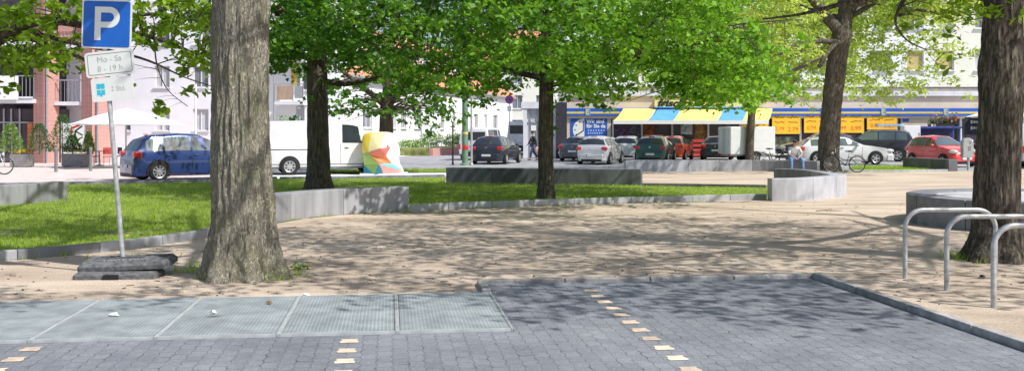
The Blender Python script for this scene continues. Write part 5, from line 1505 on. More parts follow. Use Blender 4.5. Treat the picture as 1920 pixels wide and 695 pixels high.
# ------------------------------------------------------------------ bicycles
def bicycle(label, loc, head, lean=0.0, frame=None, basket=False, child=None, flip=False, turn=0.0):
    t = thing('bicycle', label, 'bicycle', loc, head)
    t.rotation_euler = (lean, 0, head)
    fm = frame or M['bikeblack']
    r = .345
    xr, xf = -.54, .55
    def wh(x):
        o = bpy.data.objects.new('wheel', None); C.objects.link(o); o.parent = t; o.location = (x, 0, r)
        mb = MB(); N = 40
        ring = [(r * .955 * math.cos(2 * PI * k / N), 0, r * .955 * math.sin(2 * PI * k / N)) for k in range(N + 1)]
        mb.tube(ring, .021, 6, cap=False); mb.build('tyre', M['tyre'], o, smooth=60)
        mb = MB(); ring = [(r * .89 * math.cos(2 * PI * k / N), 0, r * .89 * math.sin(2 * PI * k / N)) for k in range(N + 1)]
        mb.tube(ring, .012, 6, cap=False); mb.build('rim', M['chrome'], o, smooth=60)
        mb = MB(); mb.lathe([(.02, -.05), (.028, -.03), (.02, 0), (.028, .03), (.02, .05)], 10, 'Y')
        for k in range(18):
            a = 2 * PI * k / 18; b_ = a + .35 * (-1) ** k
            mb.tube([(.022 * math.cos(b_), .025 * (-1) ** k, .022 * math.sin(b_)), (r * .89 * math.cos(a), 0, r * .89 * math.sin(a))], .0022, 3)
        mb.build('spokes', M['chrome'], o)
    wh(xr); wh(xf)
    mb = MB()
    bb = (-.08, 0, .29); st = (-.20, 0, .68); ht = (.36, 0, .80); hb = (.40, 0, .66)
    mb.tube([bb, st], .016, 8); mb.tube([bb, hb], .018, 8); mb.tube([(-.15, 0, .5), (.1, 0, .56), ht], .016, 8); mb.tube([ht, hb], .02, 8)
    for s in (-.06, .06):
        mb.tube([bb, (xr, s, r)], .011, 6); mb.tube([st, (xr, s, r)], .009, 6); mb.tube([hb, (.46, s * .8, .55), (.50, s, .45), (xf, s, r)], .012, 6)
    mb.build('frame', fm, t, smooth=60)
    mb = MB(); mb.tube([st, (-.235, 0, .84)], .013, 8); mb.build('seat_post', M['chrome'], t)
    mb = MB(); mb.ball((-.26, 0, .87), (.14, .085, .035), 12, 6); mb.ball((-.14, 0, .87), (.1, .03, .025), 8, 6); mb.build('saddle', M['black'], t, smooth=60)
    mb = MB(); mb.tube([ht, (.33, 0, .92), (.36, 0, .98)], .013, 8)
    mb.tube([(.14, -.28, .99), (.26, -.26, 1.0), (.36, -.1, .98), (.36, .1, .98), (.26, .26, 1.0), (.14, .28, .99)], .011, 8); mb.build('handlebar', M['chrome'], t, smooth=60)
    mb = MB()
    for s in (-1, 1): mb.tube([(.12, s * .28, .99), (.24, s * .265, 1.0)], .016, 8)
    mb.build('grip', M['black'], t)
    for x in (xr, xf):
        mb = MB(); pts = [(x + (r + .028) * math.cos(R(a)), 0, r + (r + .028) * math.sin(R(a))) for a in (range(20, 190, 12) if x < 0 else range(35, 200, 12))]
        for i in range(len(pts) - 1):
            a_, b_ = pts[i], pts[i + 1]
            mb.quad((a_[0], -.026, a_[2]), (a_[0], .026, a_[2]), (b_[0], .026, b_[2]), (b_[0], -.026, b_[2]))
        mb.build('mudguard', fm, t, smooth=60)
    mb = MB(); mb.box((-.56, 0, .735), (.34, .12, .015)); mb.tube([(-.5, .06, .73), (xr, .07, r)], .006, 5); mb.tube([(-.5, -.06, .73), (xr, -.07, r)], .006, 5); mb.build('luggage_rack', M['steel'], t)
    mb = MB(); mb.lathe([(.09, -.05), (.095, -.05), (.095, -.045), (.09, -.045)], 18, 'Y', bb, cap=True); mb.tube([(bb[0], -.06, bb[2]), (bb[0] + .1, -.07, bb[2] - .13)], .009, 6); mb.tube([(bb[0], .06, bb[2]), (bb[0] - .1, .07, bb[2] + .13)], .009, 6)
    mb.box((bb[0] + .1, -.11, bb[2] - .13), (.09, .07, .02)); mb.box((bb[0] - .1, .11, bb[2] + .13), (.09, .07, .02)); mb.build('crank', M['chrome'], t)
    mb = MB(); mb.ball((.47, 0, .80), (.05, .045, .05), 10, 7); mb.build('front_lamp', M['clear_lamp'], t, smooth=60)
    mb = MB(); mb.box((-.75, 0, .7), (.02, .06, .04)); mb.build('rear_reflector', M['red_lamp'], t)
    if child:
        mb = MB(); mb.box((-.42, 0, .95), (.06, .26, .38)); mb.box((-.30, 0, .80), (.26, .26, .06)); mb.box((-.32, .13, .86), (.2, .03, .12)); mb.box((-.32, -.13, .86), (.2, .03, .12)); mb.build('child_seat', child, t, bevel=.03)
    return t
g = G(1611, 323.5)
bicycle('dark bicycle standing against the foot of the stout forked trunk', Vector((g.x - .60, g.y, 0)), R(184), R(5))
g = G(5, 327)
bicycle('bicycle with a pale child seat at the picture edge in front of the planters', Vector((g.x - .50, g.y, 0)), R(3), R(-4), M['steel'], child=mat('child_seat_pale', (.5, .5, .62), .6))
bicycle('bicycle parked behind the seat wall beside the sitting man', Vector(((1452 - CX) / FOC * 47, 47, 0)), R(-10), R(-4))
# ------------------------------------------------------------------ people
def skin_mesh(name, verts, edges, radii, m, parent, root=0, sub=2):
    """continuous body grown round a skeleton"""
    me = bpy.data.meshes.new(name)
    me.from_pydata([tuple(v) for v in verts], edges, [])
    o = bpy.data.objects.new(name, me); C.objects.link(o)
    md = o.modifiers.new('skin', 'SKIN'); md.use_smooth_shade = True
    sv = me.skin_vertices[0].data
    for i, r in enumerate(radii):
        sv[i].radius = r if hasattr(r, '__len__') else (r, r)
        sv[i].use_root = (i == root)
    s = o.modifiers.new('sub', 'SUBSURF'); s.levels = sub; s.render_levels = sub
    dg = bpy.context.evaluated_depsgraph_get()
    me2 = bpy.data.meshes.new_from_object(o.evaluated_get(dg))
    bpy.data.objects.remove(o)
    me2.materials.clear(); me2.materials.append(m)
    for p in me2.polygons: p.use_smooth = True
    me2.name = name
    o = bpy.data.objects.new(name, me2); C.objects.link(o); o.parent = parent
    return o

def person(label, loc, rotz, J, cloth):
    """J: joint positions in local metres (x right, -y towards the front)"""
    t = thing('person', label, 'person', loc, rotz)
    V, E, Rr = [], [], []
    def add(p, r, e=None):
        V.append(Vector(p)); Rr.append(r)
        if e is not None: E.append((e, len(V) - 1))
        return len(V) - 1
    pel = add(J['pelvis'], (.15, .12)); wa = add(J['waist'], (.135, .10), pel); ch = add(J['chest'], (.165, .115), wa); nk0 = add(J['neck'], (.065, .06), ch)
    nk1 = add(Vector(J['neck']) + (Vector(J['head']) - Vector(J['neck'])) * .45, .055, nk0)
    hd = Vector(J['head'])
    h1 = add(hd + Vector((0, -.005, -.03)), (.075, .085), nk1); h2 = add(hd + Vector((0, .005, .06)), (.082, .095), h1); add(hd + Vector((0, .01, .12)), (.05, .06), h2)
    for s in ('l', 'r'):
        sh = add(J['sh_' + s], .062, ch); el = add(J['el_' + s], .043, sh); wr = add(J['wr_' + s], .029, el)
        hv = Vector(J['hand_' + s]) - Vector(J['wr_' + s]); hl = hv.normalized()
        pa = add(Vector(J['wr_' + s]) + hl * .07, (.042, .02), wr)
        side = hl.cross(Vector((0, 0, 1))).normalized() if abs(hl.z) < .9 else Vector((1, 0, 0))
        dn = hl.cross(side).normalized()
        if dn.z > 0: dn = -dn
        for i, (o_, l_) in enumerate(((-.030, .065), (-.010, .078), (.011, .072), (.030, .056))):
            b_ = Vector(J['wr_' + s]) + hl * .085 + side * o_
            f1 = add(b_, .009, pa); f2 = add(b_ + hl * l_ * .55 + dn * .008, .008, f1); add(b_ + hl * l_ * .9 + dn * .03, .0065, f2)
        th = add(Vector(J['wr_' + s]) + hl * .045 + side * (.045 if s == 'l' else -.045), .010, pa)
        add(Vector(J['wr_' + s]) + hl * .085 + side * (.06 if s == 'l' else -.06) + dn * .01, .008, th)
        hp = add(J['hip_' + s], .092, pel); kn = add(J['kn_' + s], .062, hp); an = add(J['an_' + s], .042, kn); add(J['toe_' + s], (.04, .03), an)
    skin_mesh('body', V, E, Rr, M['skin'], t)
    # face
    f = Vector(J.get('face', (0, -1, 0))).normalized(); sd = Vector((0, 0, 1)).cross(f).normalized()
    mb = MB()
    for s in (-1, 1):
        mb.ball(hd + f * .088 + sd * .032 * s + Vector((0, 0, .035)), .012, 8, 6)
    mb.build('eyes', M['ink'], t, smooth=60)
    mb = MB(); mb.ball(hd + f * .098 + Vector((0, 0, .0)), (.014, .018, .022), 8, 6)
    for s in (-1, 1): mb.ball(hd + sd * .083 * s + Vector((0, 0, .01)), (.014, .022, .032), 8, 6)
    mb.build('nose_and_ears', M['skin'], t, smooth=60)
    mb = MB(); mb.ball(hd + f * .086 + Vector((0, 0, -.048)), (.022, .012, .007), 8, 5); mb.build('mouth', mat('lips', (.35, .12, .10), .5), t, smooth=60)
    # hair or cap
    mb = MB(); c = hd - f * .018 + Vector((0, 0, .072)); mb.ball(c, (.098, .105, .088), 16, 10)
    if cloth.get('cap'):
        mb.box(hd + f * .12 + Vector((0, 0, .085)), (.14, .13, .018), Matrix.Rotation(math.atan2(f.y, f.x) + PI / 2, 3, 'Z'))
    mb.build('cap' if cloth.get('cap') else 'hair', cloth.get('cap') or M['hair'], t, smooth=60)
    # clothes
    def garment(name, chain, m):
        V, E, Rr = [], [], []
        idx = {}
        for k, (key, p, r, par) in enumerate(chain):
            V.append(Vector(p)); Rr.append(r); idx[key] = k
            if par: E.append((idx[par], k))
        return skin_mesh(name, V, E, Rr, m, t)
    jl = lambda a, b_, k: Vector(J[a]) + (Vector(J[b_]) - Vector(J[a])) * k
    slv = cloth.get('sleeve', .75)
    top = [('p', jl('pelvis', 'waist', .25), (.17, .135), None), ('w', J['waist'], (.155, .118), 'p'), ('c', J['chest'], (.18, .13), 'w'), ('n', jl('chest', 'neck', .75), (.085, .075), 'c')]
    for s in ('l', 'r'):
        top += [('s' + s, J['sh_' + s], .076, 'c')]
        if slv <= 1: top += [('e' + s, jl('sh_' + s, 'el_' + s, slv), .064, 's' + s)]
        else: top += [('e' + s, J['el_' + s], .056, 's' + s), ('u' + s, jl('el_' + s, 'wr_' + s, .95), .042, 'e' + s)]
    garment('shirt', top, cloth['top'])
    leg = [('p', J['pelvis'], (.168, .135), None)]
    for s in ('l', 'r'):
        leg += [('h' + s, J['hip_' + s], .108, 'p'), ('k' + s, J['kn_' + s], .078, 'h' + s), ('a' + s, jl('kn_' + s, 'an_' + s, .97), .062, 'k' + s)]
    garment('trousers', leg, cloth['legs'])
    for s in ('l', 'r'):
        a = Vector(J['an_' + s]); b_ = Vector(J['toe_' + s]); d = (b_ - a); d.z = 0; d.normalize(); ang = math.atan2(d.y, d.x)
        mb = MB(); c = Vector((a.x, a.y, .05)) + d * .06
        mb.box((c.x, c.y, .012), (.27, .095, .024), ang); mb.box((c.x - d.x * .02, c.y - d.y * .02, .055), (.23, .085, .07), ang, taper=.78)
        mb.build('shoe', cloth['shoes'], t, bevel=.02)
    if cloth.get('extra'): cloth['extra'](t)
    return t
# man sitting on the pale wall, forearms on his thighs, hands together
g = G(1492, 322.5)
wz = .46
def chest_print(t):
    mb = MB()
    mb.box((0, -.30, wz + .43), (.05, .02, .10)); mb.ball((0.0, -.335, wz + .40), (.10, .02, .035), 10, 6); mb.build('shirt_print', M['dark_cloth'], t)
JS = dict(pelvis=(0, .10, wz + .13), waist=(0, .04, wz + .28), chest=(0, -.04, wz + .46), neck=(0, -.08, wz + .60), head=(0, -.14, wz + .73), face=(0.12, -1, -.12),
          sh_l=(.19, -.05, wz + .52), el_l=(.27, -.18, wz + .27), wr_l=(.10, -.36, wz + .17), hand_l=(.02, -.42, wz + .10), sh_r=(-.19, -.05, wz + .52), el_r=(-.27, -.18, wz + .27), wr_r=(-.10, -.36, wz + .17), hand_r=(-.02, -.42, wz + .10),
          hip_l=(.10, .08, wz + .10), kn_l=(.24, -.34, wz + .08), an_l=(.26, -.40, .10), toe_l=(.29, -.55, .05), hip_r=(-.10, .08, wz + .10), kn_r=(-.22, -.34, wz + .08), an_r=(-.22, -.38, .10), toe_r=(-.25, -.53, .05))
person('man in pale shirt, dark cap and light jeans sitting on the seat wall', Vector((g.x, g.y + .22, 0)), 0, JS,
       dict(top=mat('pale_shirt', (.66, .66, .66), .85, var=.15, scale=12), legs=M['denim'], shoes=M['dark_cloth'], cap=M['dark_cloth'], sleeve=.9))
# pedestrian walking to the left in front of the pavilion
g = at_px(1000, 59.0)
JW = dict(pelvis=(0, 0, .95), waist=(0, -.01, 1.10), chest=(0, -.02, 1.30), neck=(0, -.03, 1.46), head=(0, -.05, 1.60), face=(0, -1, -.1),
          sh_l=(.19, -.02, 1.38), el_l=(.23, .10, 1.12), wr_l=(.22, .02, .89), hand_l=(.21, -.04, .80), sh_r=(-.19, -.02, 1.38), el_r=(-.23, -.12, 1.13), wr_r=(-.20, -.26, .95), hand_r=(-.19, -.34, .90),
          hip_l=(.095, 0, .92), kn_l=(.10, -.16, .51), an_l=(.10, -.24, .10), toe_l=(.10, -.40, .05), hip_r=(-.095, 0, .92), kn_r=(-.10, .06, .48), an_r=(-.10, .34, .14), toe_r=(-.10, .22, .05))
person('pedestrian in dark clothes walking in front of the grey pavilion', g, R(-70), JW, dict(top=M['dark_cloth'], legs=mat('dark_jeans', (.04, .06, .13), .9, var=.2), shoes=M['black'], sleeve=1.2))
t = tag(MB().box((0, 0, .0), (.34, .12, .34), None, 1.0).build('carrier_bag', mat('red_white_bag', (.65, .12, .12), .6, var=.3, scale=5, col2=(.75, .72, .72)), bevel=.04), 'red and white carrier bag at the side of the pedestrian', 'bag')
t.location = g + Vector((.30, .0, .62))

# ------------------------------------------------------------------ buildings
def facade(root, m, x0, x1, z0, z1, holes, depth=.18, jamb=None, name='wall', y=0.0):
    """wall sheet in the local xz plane with real openings and reveals"""
    xs = sorted(set([x0, x1] + [h[0] for h in holes] + [h[1] for h in holes]))
    zs = sorted(set([z0, z1] + [h[2] for h in holes] + [h[3] for h in holes]))
    mb = MB()
    for a, b_ in zip(xs, xs[1:]):
        for c_, d in zip(zs, zs[1:]):
            cx, cz = (a + b_) / 2, (c_ + d) / 2
            if any(h[0] < cx < h[1] and h[2] < cz < h[3] for h in holes): continue
            mb.quad((a, y, c_), (b_, y, c_), (b_, y, d), (a, y, d))
    mb.mi = 1
    for a, b_, c_, d in [h[:4] for h in holes]:
        mb.quad((a, y, c_), (a, y + depth, c_), (b_, y + depth, c_), (b_, y, c_))
        mb.quad((a, y, d), (b_, y, d), (b_, y + depth, d), (a, y + depth, d))
        mb.quad((a, y, c_), (a, y, d), (a, y + depth, d), (a, y + depth, c_))
        mb.quad((b_, y, c_), (b_, y + depth, c_), (b_, y + depth, d), (b_, y, d))
    return mb.build(name, [m, jamb or m], root)

def window(root, a, b_, c_, d, y=.0, style='curtain', sill=True, mull=1):
    mb = MB(); yy = y + .13; f = .06
    mb.box(((a + b_) / 2, yy, c_ + f / 2), (b_ - a, .07, f)); mb.box(((a + b_) / 2, yy, d - f / 2), (b_ - a, .07, f))
    mb.box((a + f / 2, yy, (c_ + d) / 2), (f, .07, d - c_ - 2 * f)); mb.box((b_ - f / 2, yy, (c_ + d) / 2), (f, .07, d - c_ - 2 * f))
    for k in range(mull):
        x = lerp(a, b_, (k + 1) / (mull + 1)); mb.box((x, yy - .002, (c_ + d) / 2), (.06, .06, d - c_ - 2 * f))
    w = mb.build('window', M['frame'], root)
    mb = MB(); mb.box(((a + b_) / 2, yy + .05, (c_ + d) / 2), (b_ - a - .02, .02, d - c_ - .02))
    mb.build('pane', {'curtain': M['curtain'], 'dark': M['win'], 'blind': M['blind'], 'shop': M['shopglass']}[style], w)
    if sill:
        mb = MB(); mb.box(((a + b_) / 2, y - .03, c_ - .04), (b_ - a + .16, .16, .07)); mb.build('sill', M['frame'], w)
    return w

def local_x(root_loc, ang, px):
    """local x on a wall standing at root_loc (direction ang) seen at column px"""
    k = (px - CX) / FOC
    dx, dy = math.cos(ang), math.sin(ang)
    return (k * root_loc.y - root_loc.x) / (dx - k * dy)

# -- pale apartment house behind the blue car
o = Vector((-27.0, 65.0, 0))
B = thing('apartment_building', 'pale apartment house behind the cafe parasol and the blue car', 'building', o)
hs = []
X = lambda px: (px - CX) / FOC * 65 - o.x
rows = [(1.78, 3.2), (4.62, 6.02), (7.45, 8.85), (10.3, 11.7)]
cols = [(217, 245), (290, 318), (362, 391), (432, 458)]
for z0, z1 in rows:
    for a, b_ in cols: hs.append((X(a), X(b_), z0, z1))
hs += [(X(555), X(571), 1.9, 3.7), (X(548), X(563), 4.45, 6.6), (X(566), X(576), 4.45, 6.6), (X(548), X(572), 7.4, 9.4)]
facade(B, M['render_shade'], -1.0, X(500), 0, 13, [h for h in hs if h[1] < X(500)], .2, M['jamb'])
facade(B, M['render_white'], X(500), X(640), 0, 13, [h for h in hs if h[0] > X(500)], .2, M['jamb'], 'wall')
for i, h in enumerate(hs): window(B, *h, style='curtain' if i % 3 else 'dark', mull=1 if h[1] - h[0] > .8 else 0)
mb = MB(); W_ = X(640); mb.box(((W_ - 1) / 2, 6, 13.1), (W_ + 1.2, 12.4, .25)); mb.build('roof', M['grey_slab'], B)
mb = MB(); mb.quad((W_, 0, 0), (W_, 12, 0), (W_, 12, 13), (W_, 0, 13)); mb.quad((-1, 12, 0), (-1, 0, 0), (-1, 0, 13), (-1, 12, 13)); mb.quad((W_, 12, 0), (-1, 12, 0), (-1, 12, 13), (W_, 12, 13)); mb.build('side_wall', M['render_white'], B)
for zs in (3.55, 6.35, 9.15):
    mb = MB(); a, b_ = X(524), X(577); mb.box(((a + b_) / 2, -.7, zs), (b_ - a, 1.38, .2)); s_ = mb.build('balcony', M['grey_slab'], B)
    mb = MB(); mb.box(((a + X(557)) / 2 + .08, -1.37, zs + .66), (X(557) - a - .15, .04, .9)); mb.build('parapet_panel', M['wood'], s_)
    mb = MB(); mb.box(((a + b_) / 2, -1.37, zs + 1.22), (b_ - a, .05, .06)); mb.box((a + .02, -1.37, zs + .65), (.05, .05, 1.1)); mb.box((b_ - .02, -1.37, zs + .65), (.05, .05, 1.1)); mb.box((X(558), -1.37, zs + .65), (.05, .05, 1.1))
    mb.box(((X(560) + b_) / 2, -1.36, zs + .7), (b_ - X(560) - .06, .02, .8)); mb.build('railing', M['railing'], s_)
mb = MB(); mb.tube([(X(523), -1.35, 0), (X(523), -1.35, 12.5)], .05, 8); mb.build('downpipe', M['railing'], B)
mb = MB(); mb.box((X(552), -.04, 5.6), (.35, .03, 1.9)); mb.build('yellow_curtain', mat('yellow_curtain', (.6, .42, .05), .9, var=.2, scale=5), B)
# -- red brick building on the left
o = Vector((-32.0, 54.0, 0))
B = thing('apartment_building', 'red brick pillared building with balconies at the picture edge', 'building', o)
X = lambda px, Y=54: (px - CX) / FOC * Y - o.x
def pillar(px, w, h=13):
    mb = MB(); mb.M = Matrix.Translation((X(px), 0, 0)) @ Matrix.Rotation(R(59), 4, 'Z')
    mb.box((0, 0, h / 2), (w[0], w[1], h)); return mb.build('pillar', M['brick'], B)
pillar(87, (.92, .92)); pillar(180, (1.15, .92), 13); pillar(-60, (.92, .92))
mb = MB(); mb.box((X(40), 3.2, 6.5), (7.5, .3, 13)); mb.box((X(20), 1.8, 1.5), (5.0, 2.6, 2.9)); mb.build('back_wall', M['shopglass'], B)
facade(B, M['render_shade'], X(100), X(215), 0, 13, [(X(142), X(158), z, z + 2.0) for z in (1.0, 3.85, 6.6)], .2, M['jamb'], 'wall', 1.6)
for z in (1.0, 3.85, 6.6): window(B, X(142), X(158), z, z + 2.0, 1.6, 'dark', mull=0)
mb = MB(); mb.box((X(130), .35, 7.1), (X(165) - X(100), .5, 1.0)); mb.build('brick_band', M['brick'], B)
for zs in (3.35, 6.45, 9.4):
    mb = MB(); mb.box((X(-10), .4, zs), (X(76) - X(-90), 2.2, .22)); mb.box((X(-10), -.72, zs + .18), (X(76) - X(-90), .06, .1)); s_ = mb.build('balcony', M['grey_slab'], B)
    mb = MB(); mb.box((X(-10), -.70, zs + 1.35), (X(76) - X(-90), .05, .06))
    for k in range(24): mb.box((lerp(X(-88), X(75), k / 23), -.70, zs + .72), (.025, .025, 1.22))
    mb.build('railing', M['railing'], s_)
    mb = MB(); mb.box((X(132), .7, zs - .12), (X(166) - X(108), 1.7, .2)); s_ = mb.build('balcony', M['grey_slab'], B)
    mb = MB(); mb.box((X(137), -.12, zs + 1.15), (X(166) - X(108), .05, .06))
    for k in range(9): mb.box((lerp(X(109), X(165), k / 8), -.12, zs + .55), (.02, .02, 1.15))
    mb.build('railing', M['railing'], s_)
for px in (0, 14, 30, 58):
    mb = MB(); mb.box((X(px), .42, 1.5), (.09, .06, 2.9)); mb.build('door_post', M['railing'], B)
mb = MB(); mb.box((X(30), .40, 2.2), (2.2, .05, .08)); mb.build('door_rail', M['railing'], B)
mb = MB(); mb.box((X(52), .30, 1.35), (.28, .1, 1.7)); mb.build('menu_board', mat('orange_board', (.55, .17, .06), .6, var=.2), B)
for x in (X(98), X(192)):
    mb = MB(); mb.tube([(x, -.62, 0), (x, -.62, 12.5)], .06, 8); mb.build('downpipe', M['railing'], B)
bn = MB(); bn.box((0, 0, 0), (X(48) - X(-30), .03, 1.28))
o2 = bn.build('banner', M['canvas']); o2.location = (o.x + X(9), o.y - .82, 4.05); tag(o2, 'white cloth banner hung on the balcony railing of the brick building', 'banner')
# advertising flag of the cafe
fl = thing('advertising_flag', 'white terrace flag with red and black hexagon mark behind the planters', 'flag', Vector((X(137, 50) + o.x - .0, 50.0, 0)))
fl.location = (((137 - CX) / FOC * 50), 50, 0)
mb = MB(); mb.box((0, 0, 1.35), (1.15, .03, 1.55)); mb.build('cloth', M['canvas'], fl)
mb = MB(); mb.tube([(-.6, 0, 0), (-.6, 0, 2.2)], .02, 8); mb.tube([(.6, 0, 0), (.6, 0, 2.2)], .02, 8); mb.build('stand', M['steel'], fl)
def stroke(mb, pts, w, y=-.022):
    for (a, b_), (c_, d) in zip(pts, pts[1:]):
        v = Vector((c_ - a, 0, d - b_)); n = Vector((-v.z, 0, v.x)).normalized() * w / 2
        mb.quad((a - n.x, y, b_ - n.z), (c_ - n.x, y, d - n.z), (c_ + n.x, y, d + n.z), (a + n.x, y, b_ + n.z))
mb = MB(); stroke(mb, [(.35, 2.02), (-.08, 1.86), (-.08, 1.42)], .10); stroke(mb, [(-.05, .98), (.32, .74)], .10); mb.build('red_mark', M['red_lamp'], fl)
mb = MB(); stroke(mb, [(.48, 1.98), (.12, 1.72), (.12, 1.2), (.46, .96)], .08); stroke(mb, [(.12, 1.72), (.5, 1.5)], .06); stroke(mb, [(.12, 1.22), (.5, 1.42)], .06); mb.build('black_mark', M['ink'], fl)

# planters with clipped shrubs and yellow flowers
def planter(label, px0, px1, py, shrubs):
    Y = G(0, py).y
    x0, x1 = (px0 - CX) / FOC * Y, (px1 - CX) / FOC * Y
    t = thing('planter', label, 'planter', ((x0 + x1) / 2, Y, 0), R(-4), 'planters of the cafe terrace')
    w = x1 - x0
    mb = MB(); mb.box((0, .3, .32), (w, .6, .58), None, 1.04); mb.build('trough', M['planter'], t, bevel=.01)
    mb = MB(); mb.box((0, .3, .615), (w - .06, .54, .02)); mb.build('soil', M['soil'], t)
    for s in (-1, 1):
        mb = MB(); mb.box((s * (w / 2 - .1), .3, .015), (.08, .5, .03)); mb.build('foot', M['black'], t)
    fx = nrg.uniform(-w / 2 + .1, w / 2 - .1, 160)
    f = leaves('flowers', np.stack([fx, nrg.uniform(.05, .3, 160), nrg.uniform(.66, .82, 160)], 1), np.full(160, .08), M['flower'], t, 'small')
    for px, h, r, kind in shrubs:
        x = (px - CX) / FOC * Y
        s = thing('shrub', kind, 'shrub', (x, Y + .3, .62), 0)
        n = 1500
        u = nrg.uniform(0, 1, n); a = nrg.uniform(0, 2 * PI, n); rr = r * (1 - u ** 1.6 * .75) * np.sqrt(nrg.uniform(.35, 1, n)) * (1 + .15 * np.sin(5 * a + 9 * u))
        leaves('foliage', np.stack([rr * np.cos(a), rr * np.sin(a), .1 + u * h], 1), np.full(n, .085), M['leaf_dark'] if 'dark' in kind else M['leaf_bush'], s, 'small', .1)
        mb = MB(); mb.tube([(0, 0, -.03), (0, 0, h * .9)], [.03, .012], 6); mb.build('stem', M['bark_brown'], s)
planter('long grey planter with yellow flowers beside the bicycle', 18, 52, 313, [(14, 1.35, .62, 'pale green bush in the planter beside the bicycle'), (68, 1.35, .62, 'dark clipped conical shrub before the first brick pillar')])
planter('grey planter with yellow flowers between the two bollards', 115, 157, 313, [(112, 1.75, .68, 'tall dark conical shrub left of the terrace flag'), (131, .8, .45, 'low dark bush at the corner of the flower planter'), (161, 1.0, .30, 'small pale round bush at the end of the flower planter')])
# terrace table and chairs
Y = 49.0
t = thing('terrace_table', 'dark terrace table by the second brick pillar', 'table', ((186 - CX) / FOC * Y, Y, 0))
mb = MB(); mb.lathe([(.4, .70), (.4, .73)], 20); mb.build('top', M['black'], t)
mb = MB(); mb.tube([(0, 0, .02), (0, 0, .7)], .03, 8); mb.lathe([(.24, 0), (.24, .03), (.05, .06)], 14); mb.build('leg', M['black'], t)
def chair(label, px, Y, rot, m):
    t = thing('terrace_chair', label, 'chair', ((px - CX) / FOC * Y, Y, 0), rot, 'chairs of the cafe terrace')
    mb = MB(); mb.box((0, 0, .45), (.44, .44, .04)); mb.build('seat', m, t, bevel=.01)
    mb = MB(); mb.box((0, .22, .72), (.42, .03, .34)); mb.build('backrest', m, t, bevel=.01)
    for sx in (-1, 1):
        for sy in (-1, 1):
            mb = MB(); mb.tube([(sx * .19, sy * .2, .44), (sx * .21, sy * .23, 0)], .014, 6); mb.build('leg', M['steel'], t)
redc = mat('red_cushion', (.45, .06, .05), .8, var=.2)
chair('red terrace chair beside the dark table', 203, 49.3, R(30), redc); chair('dark terrace chair just behind the blue car', 217, 50, R(-40), M['black']); chair('dark terrace chair at the pillar side of the table', 176, 49.6, R(70), M['black'])

# -- long white row with the orange roof along the side street
o = Vector((-11.4, 66.0, 0)); a1 = math.atan2(44, 11.4)
B = thing('row_house', 'long white house row with orange tiled roof along the side street', 'building', o, a1)
Lx = 45.5
hs = []
for p0, p1 in ((680, 698), (729, 742), (752, 761), (777, 790), (826, 832), (849, 854), (890, 896), (908, 913), (925, 933)):
    hs.append((local_x(o, a1, p0), local_x(o, a1, p1), 2.0, 3.5))
    hs[-1] = (hs[-1][0], min(hs[-1][1], hs[-1][0] + 1.7), 2.0, 3.5)
facade(B, M['render_white'], 0, Lx, 0, 5.7, hs, .18, M['jamb'])
for i, h in enumerate(hs): window(B, *h, style='curtain' if i % 2 else 'dark')
mb = MB()
mb.quad((-.3, -.45, 5.55), (Lx + .3, -.45, 5.55), (Lx + .3, 4.2, 10.2), (-.3, 4.2, 10.2)); mb.quad((-.3, 9, 5.55), (-.3, 4.2, 10.2), (Lx + .3, 4.2, 10.2), (Lx + .3, 9, 5.55)); mb.build('roof', M['roof_tile'], B)
mb = MB(); mb.box((Lx / 2, -.42, 5.5), (Lx, .14, .14)); mb.build('gutter', M['railing'], B)
mb = MB(); mb.quad((0, 8.5, 0), (0, 0, 0), (0, 0, 5.7), (0, 8.5, 5.7)); mb.add([(0, 0, 5.7), (0, 4.2, 10), (0, 8.5, 5.7)], [(0, 2, 1)]); mb.quad((Lx, 0, 0), (Lx, 8.5, 0), (Lx, 8.5, 5.7), (Lx, 0, 5.7)); mb.build('gable', M['render_white'], B)
for x in (9, 17, 26, 36):
    mb = MB(); mb.box((x, 1.2, 7.6), (1.7, 2.2, 1.5)); d_ = mb.build('dormer', M['render_white'], B)
    mb = MB(); mb.box((x, .09, 7.65), (1.0, .03, .95)); mb.build('pane', M['win'], d_)
    mb = MB(); mb.box((x, 1.1, 8.42), (1.95, 2.6, .12)); mb.build('dormer_roof', M['roof_tile'], d_)
# front garden: low red brick wall, pipe railing, lawn and shrubs
Bw = tag(MB().box((Lx / 2 + 3, -4.2, .22), (Lx - 6, .3, .62)).build('garden_wall', M['brick']), 'low red brick garden wall along the side street', 'wall'); Bw.location = o; Bw.rotation_euler = (0, 0, a1)
t = thing('railing', 'pale pipe railing on the low brick garden wall', 'railing', o, a1)
mb = MB(); mb.tube([(6, -4.1, .98), (Lx, -4.1, .98)], .04, 6); mb.build('handrail', M['steel'], t)
for k in range(15):
    mb = MB(); mb.tube([(6 + k * 2.7, -4.1, .5), (6 + k * 2.7, -4.1, .98)], .03, 6); mb.build('post', M['steel'], t)
mb = MB(); mb.box((Lx / 2 + 3, -2.1, .25), (Lx - 6, 4.0, .5)); q = mb.build('front_garden', M['lawn']); q.location = o; q.rotation_euler = (0, 0, a1); q['kind'] = 'structure'
def bush(label, px, Y, w, h, m, n=900, z=.5):
    x = (px - CX) / FOC * Y
    t = thing('bush', label, 'shrub', (x, Y, z), 0, None)
    u = nrg.normal(size=(n, 3)); u /= np.linalg.norm(u, axis=1)[:, None]
    k = np.sqrt(nrg.uniform(.4, 1, n)) * (1 + .2 * np.sin(4 * np.arctan2(u[:, 1], u[:, 0]) + 3 * u[:, 2]))
    q = u * k[:, None] * np.array([w / 2, w / 2, h / 2]); q[:, 2] = np.maximum(q[:, 2] + h / 2, .03)
    leaves('foliage', q, np.full(n, .15), m, t, 'small', .2)
    mb = MB(); mb.tube([(0, 0, 0), (.1, 0, h * .7)], [.05, .02], 6); mb.build('stem', M['bark_brown'], t)
